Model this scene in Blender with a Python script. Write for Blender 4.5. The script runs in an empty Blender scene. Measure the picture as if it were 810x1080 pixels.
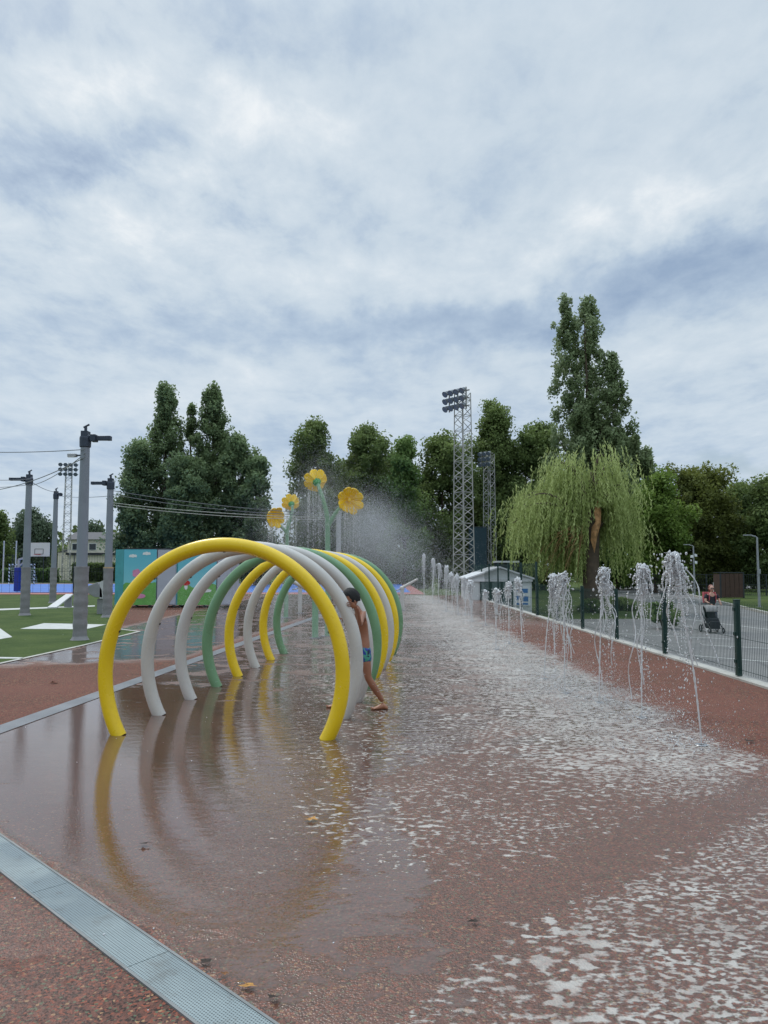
import bpy, math, random
import numpy as np
from mathutils import Vector, Matrix

random.seed(7)
RNG = np.random.default_rng(11)
PI = math.pi
scene = bpy.context.scene
C = scene.collection

# ------------------------------------------------------------------ measuring
CAM_H = 1.6
FOC = 811.0                       # focal length in photo pixels (810 x 1080)
PITCH = math.atan(60 / FOC)

def _ray(px, py):
    u, v = (px - 405) / FOC, (540 - py) / FOC
    return Vector((u, math.cos(PITCH) - v * math.sin(PITCH), math.sin(PITCH) + v * math.cos(PITCH)))

def at(px, py, Y):
    """world point seen in the photo at (px, py) at distance Y in front of the photographer"""
    d = _ray(px, py); k = Y / d.y
    return Vector((d.x * k, Y, CAM_H + d.z * k))

def ground(px, py, z=0.0):
    d = _ray(px, py); k = (z - CAM_H) / d.z
    return Vector((d.x * k, d.y * k, z))

def s2l(*c):
    return tuple((x / 255 / 12.92) if x <= 10 else ((x / 255 + 0.055) / 1.055) ** 2.4 for x in c)

# ------------------------------------------------------------------ node helper
class NT:
    def __init__(self, tree):
        self.t = tree; self.n = tree.nodes; self.l = tree.links
    def new(self, typ, **kw):
        nd = self.n.new(typ)
        for k, v in kw.items(): setattr(nd, k, v)
        return nd
    def put(self, sock, v):
        if v is None: return
        if hasattr(v, 'is_output'): self.l.new(v, sock)
        elif isinstance(v, (tuple, list, Vector)) and len(v) == 3 and sock.type == 'RGBA': sock.default_value = (*v, 1)
        else: sock.default_value = v
    def m(self, op, a, b=None, c=None, clamp=False):
        nd = self.new('ShaderNodeMath', operation=op, use_clamp=clamp)
        for i, v in enumerate((a, b, c)): self.put(nd.inputs[i], v)
        return nd.outputs[0]
    def add(self, a, b): return self.m('ADD', a, b)
    def sub(self, a, b): return self.m('SUBTRACT', a, b)
    def mul(self, a, b): return self.m('MULTIPLY', a, b)
    def mx(self, a, b): return self.m('MAXIMUM', a, b)
    def step(self, x, lo, hi):
        nd = self.new('ShaderNodeMapRange', interpolation_type='SMOOTHSTEP')
        self.put(nd.inputs[0], x); self.put(nd.inputs[1], lo); self.put(nd.inputs[2], hi)
        return nd.outputs[0]
    def gauss(self, x):            # exp(-x*x)
        return self.m('POWER', math.e, self.mul(self.mul(x, x), -1))
    def noise(self, vec=None, scale=5.0, detail=3.0, rough=0.55, dist=0.0):
        nd = self.new('ShaderNodeTexNoise')
        self.put(nd.inputs['Vector'], vec); self.put(nd.inputs['Scale'], scale); self.put(nd.inputs['Detail'], detail)
        self.put(nd.inputs['Roughness'], rough); self.put(nd.inputs['Distortion'], dist)
        return nd.outputs['Fac']
    def vor(self, vec=None, scale=5.0, out='Distance', feature='F1', rnd=1.0):
        nd = self.new('ShaderNodeTexVoronoi', feature=feature)
        self.put(nd.inputs['Vector'], vec); self.put(nd.inputs['Scale'], scale); self.put(nd.inputs['Randomness'], rnd)
        return nd.outputs[out]
    def mix(self, f, a, b):
        nd = self.new('ShaderNodeMix', data_type='RGBA')
        self.put(nd.inputs[0], f); self.put(nd.inputs[6], a); self.put(nd.inputs[7], b)
        return nd.outputs[2]
    def mixf(self, f, a, b):
        nd = self.new('ShaderNodeMix', data_type='FLOAT')
        self.put(nd.inputs[0], f); self.put(nd.inputs[2], a); self.put(nd.inputs[3], b)
        return nd.outputs[0]
    def vmul(self, v, s):
        nd = self.new('ShaderNodeVectorMath', operation='MULTIPLY')
        self.put(nd.inputs[0], v); nd.inputs[1].default_value = s
        return nd.outputs[0]
    def ramp(self, f, stops, interp='LINEAR'):
        nd = self.new('ShaderNodeValToRGB'); cr = nd.color_ramp; cr.interpolation = interp
        while len(cr.elements) < len(stops): cr.elements.new(0.5)
        for e, (p, c) in zip(cr.elements, stops): e.position = p; e.color = (*c, 1)
        self.put(nd.inputs[0], f)
        return nd.outputs[0]
    def pos(self): return self.new('ShaderNodeNewGeometry').outputs['Position']
    def obj(self): return self.new('ShaderNodeTexCoord').outputs['Object']
    def xyz(self, v):
        nd = self.new('ShaderNodeSeparateXYZ'); self.put(nd.inputs[0], v); return nd.outputs
    def comb(self, x, y, z):
        nd = self.new('ShaderNodeCombineXYZ')
        for i, v in enumerate((x, y, z)): self.put(nd.inputs[i], v)
        return nd.outputs[0]
    def bump(self, h, strength=0.3, dist=0.02):
        nd = self.new('ShaderNodeBump'); self.put(nd.inputs['Height'], h)
        self.put(nd.inputs['Strength'], strength); self.put(nd.inputs['Distance'], dist)
        return nd.outputs[0]

def material(name):
    m = bpy.data.materials.new(name); m.use_nodes = True
    nt = NT(m.node_tree); b = m.node_tree.nodes['Principled BSDF']
    return m, nt, b

def paint(name, col, rough=0.5, var=0.18, scale=3.0, metal=0.0, bump=0.0, bscale=40.0, spec=0.5, dirt=None, coords='obj'):
    """a surface whose colour and sheen drift a little, with optional grime toward the ground"""
    m, n, b = material(name)
    p = n.obj() if coords == 'obj' else n.pos()
    f = n.noise(p, scale, 5, 0.65)
    lo = tuple(c * (1 - var) for c in col); hi = tuple(min(1, c * (1 + var)) for c in col)
    c = n.mix(n.step(f, 0.3, 0.7), lo, hi)
    if dirt:
        g = n.noise(p, scale * 4, 6, 0.7)
        c = n.mix(n.mul(n.step(g, 0.5, 0.75), dirt[1]), c, dirt[0])
    n.put(b.inputs['Base Color'], c)
    n.put(b.inputs['Roughness'], n.mixf(f, max(0, rough - 0.12), min(1, rough + 0.12)))
    b.inputs['Metallic'].default_value = metal
    b.inputs['Specular IOR Level'].default_value = spec
    if bump: n.put(b.inputs['Normal'], n.bump(n.noise(p, bscale, 4), bump, 0.01))
    return m

# ------------------------------------------------------------------ mesh builder
class MB:
    def __init__(self): self.v = []; self.f = []
    def addv(self, pts, faces):
        o = len(self.v); self.v += [tuple(p) for p in pts]; self.f += [tuple(i + o for i in fc) for fc in faces]
        return self
    def box(self, c, s, rz=0.0, M=None):
        x, y, z = s[0] / 2, s[1] / 2, s[2] / 2
        pts = [Vector((a, b, d)) for a in (-x, x) for b in (-y, y) for d in (-z, z)]
        R = M or Matrix.Rotation(rz, 3, 'Z')
        pts = [R @ p + Vector(c) for p in pts]
        return self.addv(pts, [(0, 1, 3, 2), (4, 6, 7, 5), (0, 4, 5, 1), (2, 3, 7, 6), (0, 2, 6, 4), (1, 5, 7, 3)])
    def bar(self, a, b, w, h=None):
        a, b = Vector(a), Vector(b); h = h or w
        d = b - a; q = d.to_track_quat('Z', 'Y').to_matrix()
        return self.box((a + b) / 2, (w, h, d.length), M=q)
    def tube(self, pts, r, seg=10, cap=True, closed=False):
        pts = [Vector(p) for p in pts]; n = len(pts)
        rs = [r] * n if not hasattr(r, '__len__') else list(r)
        rings = []; prev = None
        for i, p in enumerate(pts):
            if closed: t = pts[(i + 1) % n] - pts[i - 1]
            else: t = pts[min(i + 1, n - 1)] - pts[max(i - 1, 0)]
            t.normalize()
            if prev is None:
                up = Vector((0, 0, 1)) if abs(t.z) < 0.9 else Vector((1, 0, 0))
                nx = up.cross(t).normalized()
            else:
                nx = (prev - t * prev.dot(t)).normalized()
            prev = nx; ny = t.cross(nx)
            rings.append([p + (nx * math.cos(2 * PI * k / seg) + ny * math.sin(2 * PI * k / seg)) * rs[i] for k in range(seg)])
        vs = [q for rg in rings for q in rg]; fs = []
        for i in range(n if closed else n - 1):
            j = (i + 1) % n
            for k in range(seg):
                k2 = (k + 1) % seg
                fs.append((i * seg + k, i * seg + k2, j * seg + k2, j * seg + k))
        if cap and not closed:
            fs.append(tuple(range(seg - 1, -1, -1))); fs.append(tuple((n - 1) * seg + k for k in range(seg)))
        return self.addv(vs, fs)
    def lathe(self, prof, c=(0, 0, 0), seg=20, M=None):
        R = M or Matrix.Identity(3); vs = []; fs = []
        for r, z in prof:
            for k in range(seg):
                vs.append(R @ Vector((r * math.cos(2 * PI * k / seg), r * math.sin(2 * PI * k / seg), z)) + Vector(c))
        for i in range(len(prof) - 1):
            for k in range(seg):
                k2 = (k + 1) % seg
                fs.append((i * seg + k, i * seg + k2, (i + 1) * seg + k2, (i + 1) * seg + k))
        return self.addv(vs, fs)
    def ball(self, c, r, seg=10, rings=6):
        rr = r if hasattr(r, '__len__') else (r, r, r)
        vs = [Vector((0, 0, -1))]; fs = []
        for i in range(1, rings):
            a = -PI / 2 + PI * i / rings
            for k in range(seg): vs.append(Vector((math.cos(a) * math.cos(2 * PI * k / seg), math.cos(a) * math.sin(2 * PI * k / seg), math.sin(a))))
        vs.append(Vector((0, 0, 1))); top = len(vs) - 1
        for k in range(seg):
            k2 = (k + 1) % seg
            fs.append((0, 1 + k2, 1 + k))
            for i in range(rings - 2):
                fs.append((1 + i * seg + k, 1 + i * seg + k2, 1 + (i + 1) * seg + k2, 1 + (i + 1) * seg + k))
            fs.append((top, 1 + (rings - 2) * seg + k, 1 + (rings - 2) * seg + k2))
        return self.addv([Vector((p.x * rr[0], p.y * rr[1], p.z * rr[2])) + Vector(c) for p in vs], fs)
    def sheet(self, pts, z=None):
        pts = [(p[0], p[1], p[2] if z is None else z) for p in pts]
        return self.addv(pts, [tuple(range(len(pts)))])
    def prism(self, pts, z0, z1):
        n = len(pts)
        vs = [(p[0], p[1], z0) for p in pts] + [(p[0], p[1], z1) for p in pts]
        fs = [tuple(range(n - 1, -1, -1)), tuple(range(n, 2 * n))]
        fs += [(i, (i + 1) % n, n + (i + 1) % n, n + i) for i in range(n)]
        return self.addv(vs, fs)
    def extrude(self, pts, d):
        """closed outline pts (3D, planar) extruded by vector d"""
        n = len(pts); d = Vector(d)
        vs = [Vector(p) for p in pts] + [Vector(p) + d for p in pts]
        fs = [tuple(range(n - 1, -1, -1)), tuple(range(n, 2 * n))]
        fs += [(i, (i + 1) % n, n + (i + 1) % n, n + i) for i in range(n)]
        return self.addv(vs, fs)
    def build(self, name, mat, parent=None, smooth=False, off=None, bevel=0.0, recalc=True):
        me = bpy.data.meshes.new(name)
        v = self.v
        if off is not None: v = [(a - off[0], b - off[1], c - off[2]) for a, b, c in v]
        me.from_pydata(v, [], self.f)
        if recalc:
            import bmesh
            bm = bmesh.new(); bm.from_mesh(me); bmesh.ops.recalc_face_normals(bm, faces=bm.faces); bm.to_mesh(me); bm.free()
        if smooth:
            me.polygons.foreach_set('use_smooth', [True] * len(me.polygons))
        me.materials.append(mat)
        o = bpy.data.objects.new(name, me); C.objects.link(o)
        if parent is not None: o.parent = parent
        if bevel:
            md = o.modifiers.new('Bevel', 'BEVEL'); md.width = bevel; md.segments = 2; md.limit_method = 'ANGLE'
        if smooth:
            try:
                me.set_sharp_from_angle(angle=math.radians(50))
            except Exception: pass
        return o

def thing(name, label, cat, loc=(0, 0, 0), rz=0.0, group=None):
    o = bpy.data.objects.new(name, None); C.objects.link(o)
    o.empty_display_size = 0.2
    o.location = loc; o.rotation_euler = (0, 0, rz); o['label'] = label; o['category'] = cat
    if group: o['group'] = group
    return o

def tag(o, label, cat, group=None, kind=None):
    o['label'] = label; o['category'] = cat
    if group: o['group'] = group
    if kind: o['kind'] = kind
    return o

def struct(o):
    o['kind'] = 'structure'; return o

def dup(root, label, loc, rz=0.0, group=None, scale=None):
    r = root.copy(); C.objects.link(r); r.location = loc; r.rotation_euler = (0, 0, rz); r['label'] = label
    if scale: r.scale = (scale,) * 3
    if group: r['group'] = group
    for ch in list(root.children):
        c = ch.copy(); C.objects.link(c); c.parent = r
        for g in list(ch.children):
            d = g.copy(); C.objects.link(d); d.parent = c
    return r

def np_mesh(name, V, F, mat, parent=None, tint=None, smooth=False):
    """mesh from numpy arrays; F is (n, k) with k = 3 or 4"""
    me = bpy.data.meshes.new(name)
    V = np.ascontiguousarray(V, dtype=np.float32); F = np.ascontiguousarray(F, dtype=np.int32)
    k = F.shape[1]
    me.vertices.add(len(V)); me.vertices.foreach_set('co', V.ravel())
    me.loops.add(F.size); me.loops.foreach_set('vertex_index', F.ravel())
    me.polygons.add(len(F)); me.polygons.foreach_set('loop_start', np.arange(0, F.size, k, dtype=np.int32))
    if smooth: me.polygons.foreach_set('use_smooth', np.ones(len(F), dtype=bool))
    me.update(calc_edges=True)
    if tint is not None:
        a = me.attributes.new('tint', 'FLOAT', 'POINT'); a.data.foreach_set('value', np.ascontiguousarray(tint, dtype=np.float32))
    me.materials.append(mat)
    o = bpy.data.objects.new(name, me); C.objects.link(o)
    if parent is not None: o.parent = parent
    return o

def unit(n):
    v = RNG.normal(size=(n, 3)); return v / np.linalg.norm(v, axis=1, keepdims=True)

def leaves(cent, size, asp=0.6, up=0.0, dirs=None):
    """rhombic leaf faces around points; returns V, F"""
    n = len(cent)
    a = unit(n) if dirs is None else dirs
    t = unit(n); t[:, 2] += up
    b = np.cross(a, t); b /= np.linalg.norm(b, axis=1, keepdims=True) + 1e-9
    s = (np.asarray(size) * np.ones(n))[:, None]
    V = np.stack([cent - a * s, cent - b * s * asp, cent + a * s, cent + b * s * asp], 1).reshape(-1, 3)
    F = np.arange(4 * n).reshape(n, 4)
    return V, F

_t = (1 + 5 ** 0.5) / 2
ICO_V = np.array([(-1, _t, 0), (1, _t, 0), (-1, -_t, 0), (1, -_t, 0), (0, -1, _t), (0, 1, _t), (0, -1, -_t), (0, 1, -_t), (_t, 0, -1), (_t, 0, 1), (-_t, 0, -1), (-_t, 0, 1)])
ICO_V = ICO_V / np.linalg.norm(ICO_V[0])
ICO_F = np.array([(0, 11, 5), (0, 5, 1), (0, 1, 7), (0, 7, 10), (0, 10, 11), (1, 5, 9), (5, 11, 4), (11, 10, 2), (10, 7, 6), (7, 1, 8), (3, 9, 4), (3, 4, 2), (3, 2, 6), (3, 6, 8), (3, 8, 9), (4, 9, 5), (2, 4, 11), (6, 2, 10), (8, 6, 7), (9, 8, 1)])
def _subdiv(V, F):
    V = list(map(tuple, V)); cache = {}; out = []
    def mid(a, b):
        k = (min(a, b), max(a, b))
        if k not in cache:
            m = np.array(V[a]) + np.array(V[b]); m /= np.linalg.norm(m); V.append(tuple(m)); cache[k] = len(V) - 1
        return cache[k]
    for a, b, c in F:
        x, y, z = mid(a, b), mid(b, c), mid(c, a); out += [(a, x, z), (b, y, x), (c, z, y), (x, y, z)]
    return np.array(V), np.array(out)
ICO2_V, ICO2_F = _subdiv(ICO_V, ICO_F)
TET_V = np.array([(1, 1, 1), (1, -1, -1), (-1, 1, -1), (-1, -1, 1)], float) * 0.8
TET_F = np.array([(0, 1, 2), (0, 3, 1), (0, 2, 3), (1, 3, 2)])
OCT_V = np.array([(1, 0, 0), (-1, 0, 0), (0, 1, 0), (0, -1, 0), (0, 0, 1), (0, 0, -1)], float)
OCT_F = np.array([(0, 2, 4), (2, 1, 4), (1, 3, 4), (3, 0, 4), (2, 0, 5), (1, 2, 5), (3, 1, 5), (0, 3, 5)])

def drops(cent, rad, base='ico', stretch=None, jitter=0.0):
    """many water drops as one vertex/face set; stretch is (n,3) scale"""
    BV, BF = {'ico': (ICO_V, ICO_F), 'ico2': (ICO2_V, ICO2_F), 'oct': (OCT_V, OCT_F), 'tet': (TET_V, TET_F)}[base]
    n = len(cent); r = (np.asarray(rad) * np.ones(n))[:, None, None]
    B = np.repeat(BV[None], n, 0)
    if jitter: B = B * (1 + RNG.normal(size=(n, len(BV), 1)) * jitter)
    if stretch is not None: B = B * stretch[:, None, :]
    V = (B * r + cent[:, None, :]).reshape(-1, 3)
    F = (BF[None] + (np.arange(n) * len(BV))[:, None, None]).reshape(-1, 3)
    return V, F

def joinVF(parts):
    Vs, Fs, o = [], [], 0
    for V, F in parts:
        Vs.append(V); Fs.append(F + o); o += len(V)
    return np.concatenate(Vs), np.concatenate(Fs)

# ------------------------------------------------------------------ camera, render
cam_d = bpy.data.cameras.new('camera'); cam = bpy.data.objects.new('camera', cam_d); C.objects.link(cam)
cam.location = (0, 0, CAM_H); cam.rotation_euler = (PI / 2 + PITCH, 0, 0)
cam_d.sensor_fit = 'VERTICAL'; cam_d.sensor_height = 36; cam_d.lens = FOC / 1080 * 36
cam_d.clip_start = 0.05; cam_d.clip_end = 8000
scene.camera = cam
scene.render.engine = 'CYCLES'
scene.view_settings.view_transform = 'Standard'; scene.view_settings.look = 'None'; scene.view_settings.exposure = 0
cy = scene.cycles
cy.max_bounces = 8; cy.transparent_max_bounces = 8; cy.caustics_reflective = False; cy.caustics_refractive = False
try:
    cy.use_denoising = True; cy.denoiser = 'OPENIMAGEDENOISE'
except Exception: pass

# ------------------------------------------------------------------ sky and sun
SUN_EL, SUN_AZ = math.radians(48), math.radians(-35)      # azimuth from +Y toward +X
w = bpy.data.worlds.new('World'); scene.world = w; w.use_nodes = True
n = NT(w.node_tree)
for nd in list(n.n): n.n.remove(nd)
outw = n.new('ShaderNodeOutputWorld')
sky = n.new('ShaderNodeTexSky', sky_type='NISHITA'); sky.sun_disc = False
sky.sun_elevation = SUN_EL; sky.sun_rotation = SUN_AZ; sky.air_density = 1.0; sky.dust_density = 1.5
bg_sky = n.new('ShaderNodeBackground'); n.l.new(sky.outputs[0], bg_sky.inputs[0]); bg_sky.inputs[1].default_value = 0.1
D = n.new('ShaderNodeTexCoord').outputs['Generated']
dx, dy, dz = n.xyz(D)
az = n.m('ARCTAN2', dx, dy); el = n.m('ARCSINE', dz)
zz = n.add(n.mx(dz, 0.0), 0.10)
cl = n.comb(n.m('DIVIDE', dx, zz), n.m('DIVIDE', dy, zz), 0.0)
warp = n.noise(n.vmul(cl, (0.5, 0.7, 1)), 0.9, 3, 0.5)
big = n.noise(n.vmul(cl, (0.8, 0.8, 1)), 0.75, 6, 0.58, 0.35)
fine = n.noise(n.vmul(cl, (1.1, 0.75, 1)), 2.6, 9, 0.6, 0.25)
streak = n.noise(n.comb(n.mul(az, 1.6), n.mul(el, 9.0), 3.0), 1.6, 7, 0.6, 0.4)
wx = n.noise(n.comb(az, el, 1.0), 7.0, 5, 0.6); wy = n.noise(n.comb(az, el, 5.0), 7.0, 5, 0.6)
azw = n.add(az, n.mul(n.sub(wx, 0.5), 0.16)); elw = n.add(el, n.mul(n.sub(wy, 0.5), 0.13))
def sky_blob(px, py, sx, sy, ang, amp):
    d = _ray(px, py).normalized(); a0 = math.atan2(d.x, d.y); e0 = math.asin(d.z)
    ca, sa = math.cos(math.radians(ang)), math.sin(math.radians(ang))
    a = n.sub(azw, a0); e = n.sub(elw, e0)
    p = n.add(n.mul(a, ca), n.mul(e, sa)); q = n.sub(n.mul(e, ca), n.mul(a, sa))
    r2 = n.add(n.m('POWER', n.m('ABSOLUTE', n.mul(p, FOC / sx)), 2.0), n.m('POWER', n.m('ABSOLUTE', n.mul(q, FOC / sy)), 2.0))
    return n.mul(n.m('POWER', math.e, n.mul(r2, -1)), amp)
blobs = [
    (80, 80, 85, 30, 8, .38), (290, 130, 75, 34, -8, .38), (185, 190, 60, 20, 25, .22), (130, 240, 120, 22, 5, .16),
    (235, 70, 120, 26, 38, -.17), (80, 165, 90, 26, 8, -.24), (20, 205, 50, 22, 0, -.10), (330, 40, 60, 40, 0, -.05),
    (300, 290, 300, 24, -2, .14), (430, 345, 210, 24, 3, -.32), (690, 228, 110, 26, 8, .28), (570, 265, 120, 22, 10, .12),
    (720, 290, 140, 30, 4, -.38), (600, 345, 120, 22, 0, -.14), (740, 375, 120, 28, 4, .12), (120, 425, 150, 22, 2, .20),
    (60, 350, 140, 20, 2, -.10), (230, 400, 60, 12, 8, .16), (735, 110, 40, 26, 10, .14), (540, 90, 180, 60, 10, .04),
    (60, 490, 150, 34, 0, -.22), (280, 470, 120, 26, 0, -.10), (760, 445, 90, 14, 5, .12), (735, 505, 70, 30, 0, -.12),
]
acc = None
for b_ in blobs:
    g = sky_blob(*b_); acc = g if acc is None else n.add(acc, g)
puff = n.noise(n.vmul(cl, (1.2, 0.8, 1)), 6.0, 8, 0.62, 0.2)
pm_sky = n.add(n.add(sky_blob(110, 150, 260, 130, 6, 0.75), sky_blob(690, 225, 200, 40, 6, 0.45)), 0.48)
dens = n.add(n.add(n.mul(n.sub(big, 0.5), 0.55), n.mul(n.sub(fine, 0.5), 0.62)), n.mul(n.mul(n.sub(streak, 0.5), n.sub(1.0, n.step(el, 0.1, 0.4))), 0.40))
dens = n.add(dens, n.mul(n.mul(n.sub(puff, 0.5), pm_sky), 1.25))
val = n.add(n.add(dens, acc), 0.48)
ccol = n.ramp(val, [(0.0, s2l(150, 171, 197)), (0.28, s2l(177, 195, 214)), (0.48, s2l(198, 212, 224)), (0.70, s2l(211, 222, 231)), (1.0, s2l(234, 239, 243))])
low = n.step(el, 0.02, 0.32)                   # clouds turn bluer toward the horizon
ccol = n.mix(n.mul(n.sub(1.0, low), 0.45), ccol, n.mix(val, s2l(162, 186, 216), s2l(214, 225, 236)))
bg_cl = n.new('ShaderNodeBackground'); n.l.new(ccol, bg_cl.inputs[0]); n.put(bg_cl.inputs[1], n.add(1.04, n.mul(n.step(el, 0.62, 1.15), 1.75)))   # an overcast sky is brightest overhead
gap = sky_blob(765, 492, 60, 9, 3, 1.0)
cover = n.m('SUBTRACT', n.add(0.9, n.mul(val, 0.1)), n.mul(gap, 0.55), clamp=True)
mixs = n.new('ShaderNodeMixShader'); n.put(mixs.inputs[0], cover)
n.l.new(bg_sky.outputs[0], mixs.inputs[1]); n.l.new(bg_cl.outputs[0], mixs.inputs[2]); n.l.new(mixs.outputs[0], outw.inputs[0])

sun_d = bpy.data.lights.new('sun', 'SUN'); sun_d.energy = 1.3; sun_d.angle = math.radians(14); sun_d.color = (1.0, 0.95, 0.88)
sun = bpy.data.objects.new('sun', sun_d); C.objects.link(sun)
sdir = Vector((math.sin(SUN_AZ) * math.cos(SUN_EL), math.cos(SUN_AZ) * math.cos(SUN_EL), math.sin(SUN_EL)))
sun.rotation_euler = sdir.to_track_quat('Z', 'Y').to_euler(); sun.location = sdir * 60

# ------------------------------------------------------------------ ground materials
XL0, YL0, SL = -3.86, 7.73, 0.087            # left border of the wet pad
FENCE_X = 5.2

def rubber_material():
    m, n, b = material('rubber granules')
    p = n.pos(); x, y, z = n.xyz(p)
    big = n.noise(p, 0.35, 4, 0.6); med = n.noise(p, 1.3, 5, 0.6); fin = n.noise(p, 7.0, 4, 0.6)
    wob = n.mul(n.sub(med, 0.5), 1.1)
    # granules
    vc = n.new('ShaderNodeTexVoronoi'); n.put(vc.inputs['Vector'], p); vc.inputs['Scale'].default_value = 95
    gr = n.xyz(vc.outputs['Color'])[0]
    gran = n.ramp(gr, [(0.0, s2l(38, 31, 28)), (0.24, s2l(98, 63, 53)), (0.5, s2l(116, 74, 62)), (0.7, s2l(146, 80, 60)), (0.82, s2l(84, 62, 53)), (0.91, s2l(92, 108, 84)), (0.965, s2l(172, 136, 100))], 'CONSTANT')
    dryc = n.mix(n.mul(n.step(big, 0.35, 0.7), 0.6), gran, s2l(120, 77, 65))
    # wet areas
    inL0 = n.step(n.sub(x, n.add(XL0 - YL0 * SL, n.mul(y, SL))), -0.6, -0.1)
    inL = n.step(n.sub(x, n.add(XL0 - YL0 * SL, n.mul(y, SL))), -0.05, 0.12)
    inD = n.step(n.add(n.add(x, y), n.mul(wob, 0.25)), 2.35, 2.65)
    edge = n.add(n.add(x, wob), n.mul(n.step(y, 3.0, 6.5), 0.5))
    inR = n.sub(1.0, n.step(edge, 3.1, 3.9))
    wet = n.mul(n.mul(inL, inD), inR)
    pl = n.step(n.add(n.sub(y, n.mul(n.add(x, 6.0), 0.35)), n.mul(wob, 1.2)), 12.6, 13.6)
    pl = n.mul(pl, n.sub(1.0, n.mul(inL0, 1.0)))
    farl = n.step(n.add(y, n.mul(wob, 3)), 20, 26)
    wet = n.mx(wet, n.mul(n.mx(pl, n.mul(farl, 0.7)), n.step(x, -7.5, -6.8)))
    wet = n.mx(wet, n.mul(n.sub(1.0, inD), n.mul(n.step(big, 0.3, 0.6), 0.35)))
    # standing water
    patch2 = n.noise(n.comb(n.mul(x, 1.0), n.mul(y, 1.5), 4.0), 3.6, 6, 0.66, 0.4)
    patch = n.noise(n.comb(n.mul(x, 0.8), n.mul(y, 1.15), 0.0), 1.7, 5, 0.62, 0.5)
    mir = n.mul(n.gauss(n.mul(n.add(x, 2.6), 0.42)), n.gauss(n.mul(n.sub(y, 7.2), 0.36)))
    mir2 = n.mul(n.gauss(n.mul(n.add(x, n.add(0.95, n.mul(wob, .8))), 0.75)), n.gauss(n.mul(n.sub(y, 4.6), 0.55)))
    pud = n.add(n.add(n.mul(mir, 0.62), n.mul(mir2, 0.52)), n.add(n.mul(n.sub(n.mixf(n.step(y, 4.8, 7.5), n.add(n.mul(patch, .45), n.mul(patch2, .62)), patch), 0.545), 2.5), n.mul(n.step(y, 5.6, 8.0), 0.40)))
    pud = n.add(pud, n.mul(n.sub(fin, 0.5), 0.34))
    pud = n.mul(n.step(n.sub(n.add(pud, n.mul(pl, 0.10)), n.mul(n.step(n.add(n.add(x, n.mul(wob, .5)), n.mul(y, .1)), .45, 1.0), n.sub(1.0, n.step(y, 5.0, 7.0)))), 0.10, 0.30), wet)
    # foam
    s = n.sub(y, n.add(3.17, n.mul(x, 0.92)))
    s = n.add(s, n.mul(wob, 0.38))
    lower = n.mul(n.sub(1.0, n.step(s, -0.40, 0.06)), n.step(n.add(x, n.mul(wob, 0.7)), -0.95, 0.6))
    upper = n.mul(n.mul(n.step(s, -0.12, 0.55), n.step(n.add(n.add(x, n.mul(wob, 0.6)), n.mul(y, 0.10)), -1.1, 0.5)), n.step(y, 3.3, 4.8))
    farf = n.step(y, 8.5, 13.0)
    row = n.mul(n.gauss(n.mul(n.sub(n.add(x, wob), 2.2), 0.95)), n.step(n.add(y, wob), 5.2, 6.6))
    dens = n.add(n.add(n.mul(lower, 0.68), n.mul(upper, 0.53)), n.add(n.mul(row, 0.36), n.mul(farf, 0.05)))
    dens = n.add(dens, n.mul(n.sub(big, 0.5), 0.55))
    dens = n.mul(n.m('MINIMUM', n.mx(dens, 0.0), 1.0), n.mul(n.mul(inL, inD), n.sub(1.0, n.step(n.add(x, wob), 3.0, 3.4))))
    fcoord = n.comb(n.mul(x, 0.72), n.mul(y, 1.0), n.mul(y, 0.02))
    f1 = n.mixf(n.step(n.noise(p, 1.1, 3, 0.5), 0.42, 0.58), n.noise(fcoord, 20.0, 2, 0.5, 0.35), n.noise(fcoord, 33.0, 2, 0.5, 0.3))
    f2 = n.noise(fcoord, 50.0, 2, 0.5, 0.2)
    fv = n.add(n.mul(f1, 0.84), n.mul(f2, 0.16))
    foam = n.step(n.sub(fv, n.sub(0.68, n.mul(dens, 0.30))), 0.0, 0.12)
    foam = n.mul(foam, n.step(dens, 0.02, 0.14))
    splash = n.mul(n.mul(row, n.step(n.noise(p, 2.2, 5, 0.65), 0.46, 0.72)), 0.5)
    foam = n.mx(foam, n.mul(splash, n.step(n.noise(p, 28.0, 4, 0.7), 0.40, 0.62)))
    # colours
    c = n.mix(wet, dryc, n.mix(0.42, n.mix(0.25, gran, s2l(52, 38, 31)), s2l(116, 85, 71)))
    c = n.mix(n.mul(pud, 0.45), c, s2l(92, 73, 64))
    grime = n.step(n.noise(p, 0.9, 7, 0.7), 0.45, 0.75)
    c = n.mix(n.mul(grime, 0.22), c, s2l(60, 46, 40))
    c = n.mix(n.mul(foam, n.mixf(n.step(n.noise(p, 3.2, 4, 0.6), 0.3, 0.7), 0.40, 0.92)), c, s2l(186, 182, 175))
    n.put(b.inputs['Base Color'], c)
    r = n.mixf(wet, 0.88, n.mixf(fin, 0.26, 0.42))
    r = n.mixf(pud, r, n.mixf(pl, 0.025, 0.10))
    r = n.mixf(foam, r, 0.55)
    n.put(b.inputs['Roughness'], r)
    n.put(b.inputs['Specular IOR Level'], n.mixf(wet, 0.25, 0.5))
    n.put(b.inputs['IOR'], n.mixf(pud, 1.55, 1.66))
    # bumps: granules where not covered by water, ripples where covered
    gh = n.mul(n.vor(p, 105), n.mixf(pud, n.mixf(wet, 1.0, 0.45), 0.03))
    rip = n.noise(n.comb(n.mul(x, 0.6), y, 0.0), 9.0, 3, 0.5, 0.4)
    rgain = n.mul(n.mixf(n.step(n.add(x, n.mul(y, 0.25)), -0.6, 2.4), 0.10, 1.5), wet)
    hh = n.add(n.mul(gh, 0.006), n.mul(n.mul(rip, rgain), 0.0065))
    hh = n.add(hh, n.mul(foam, 0.003))
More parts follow.
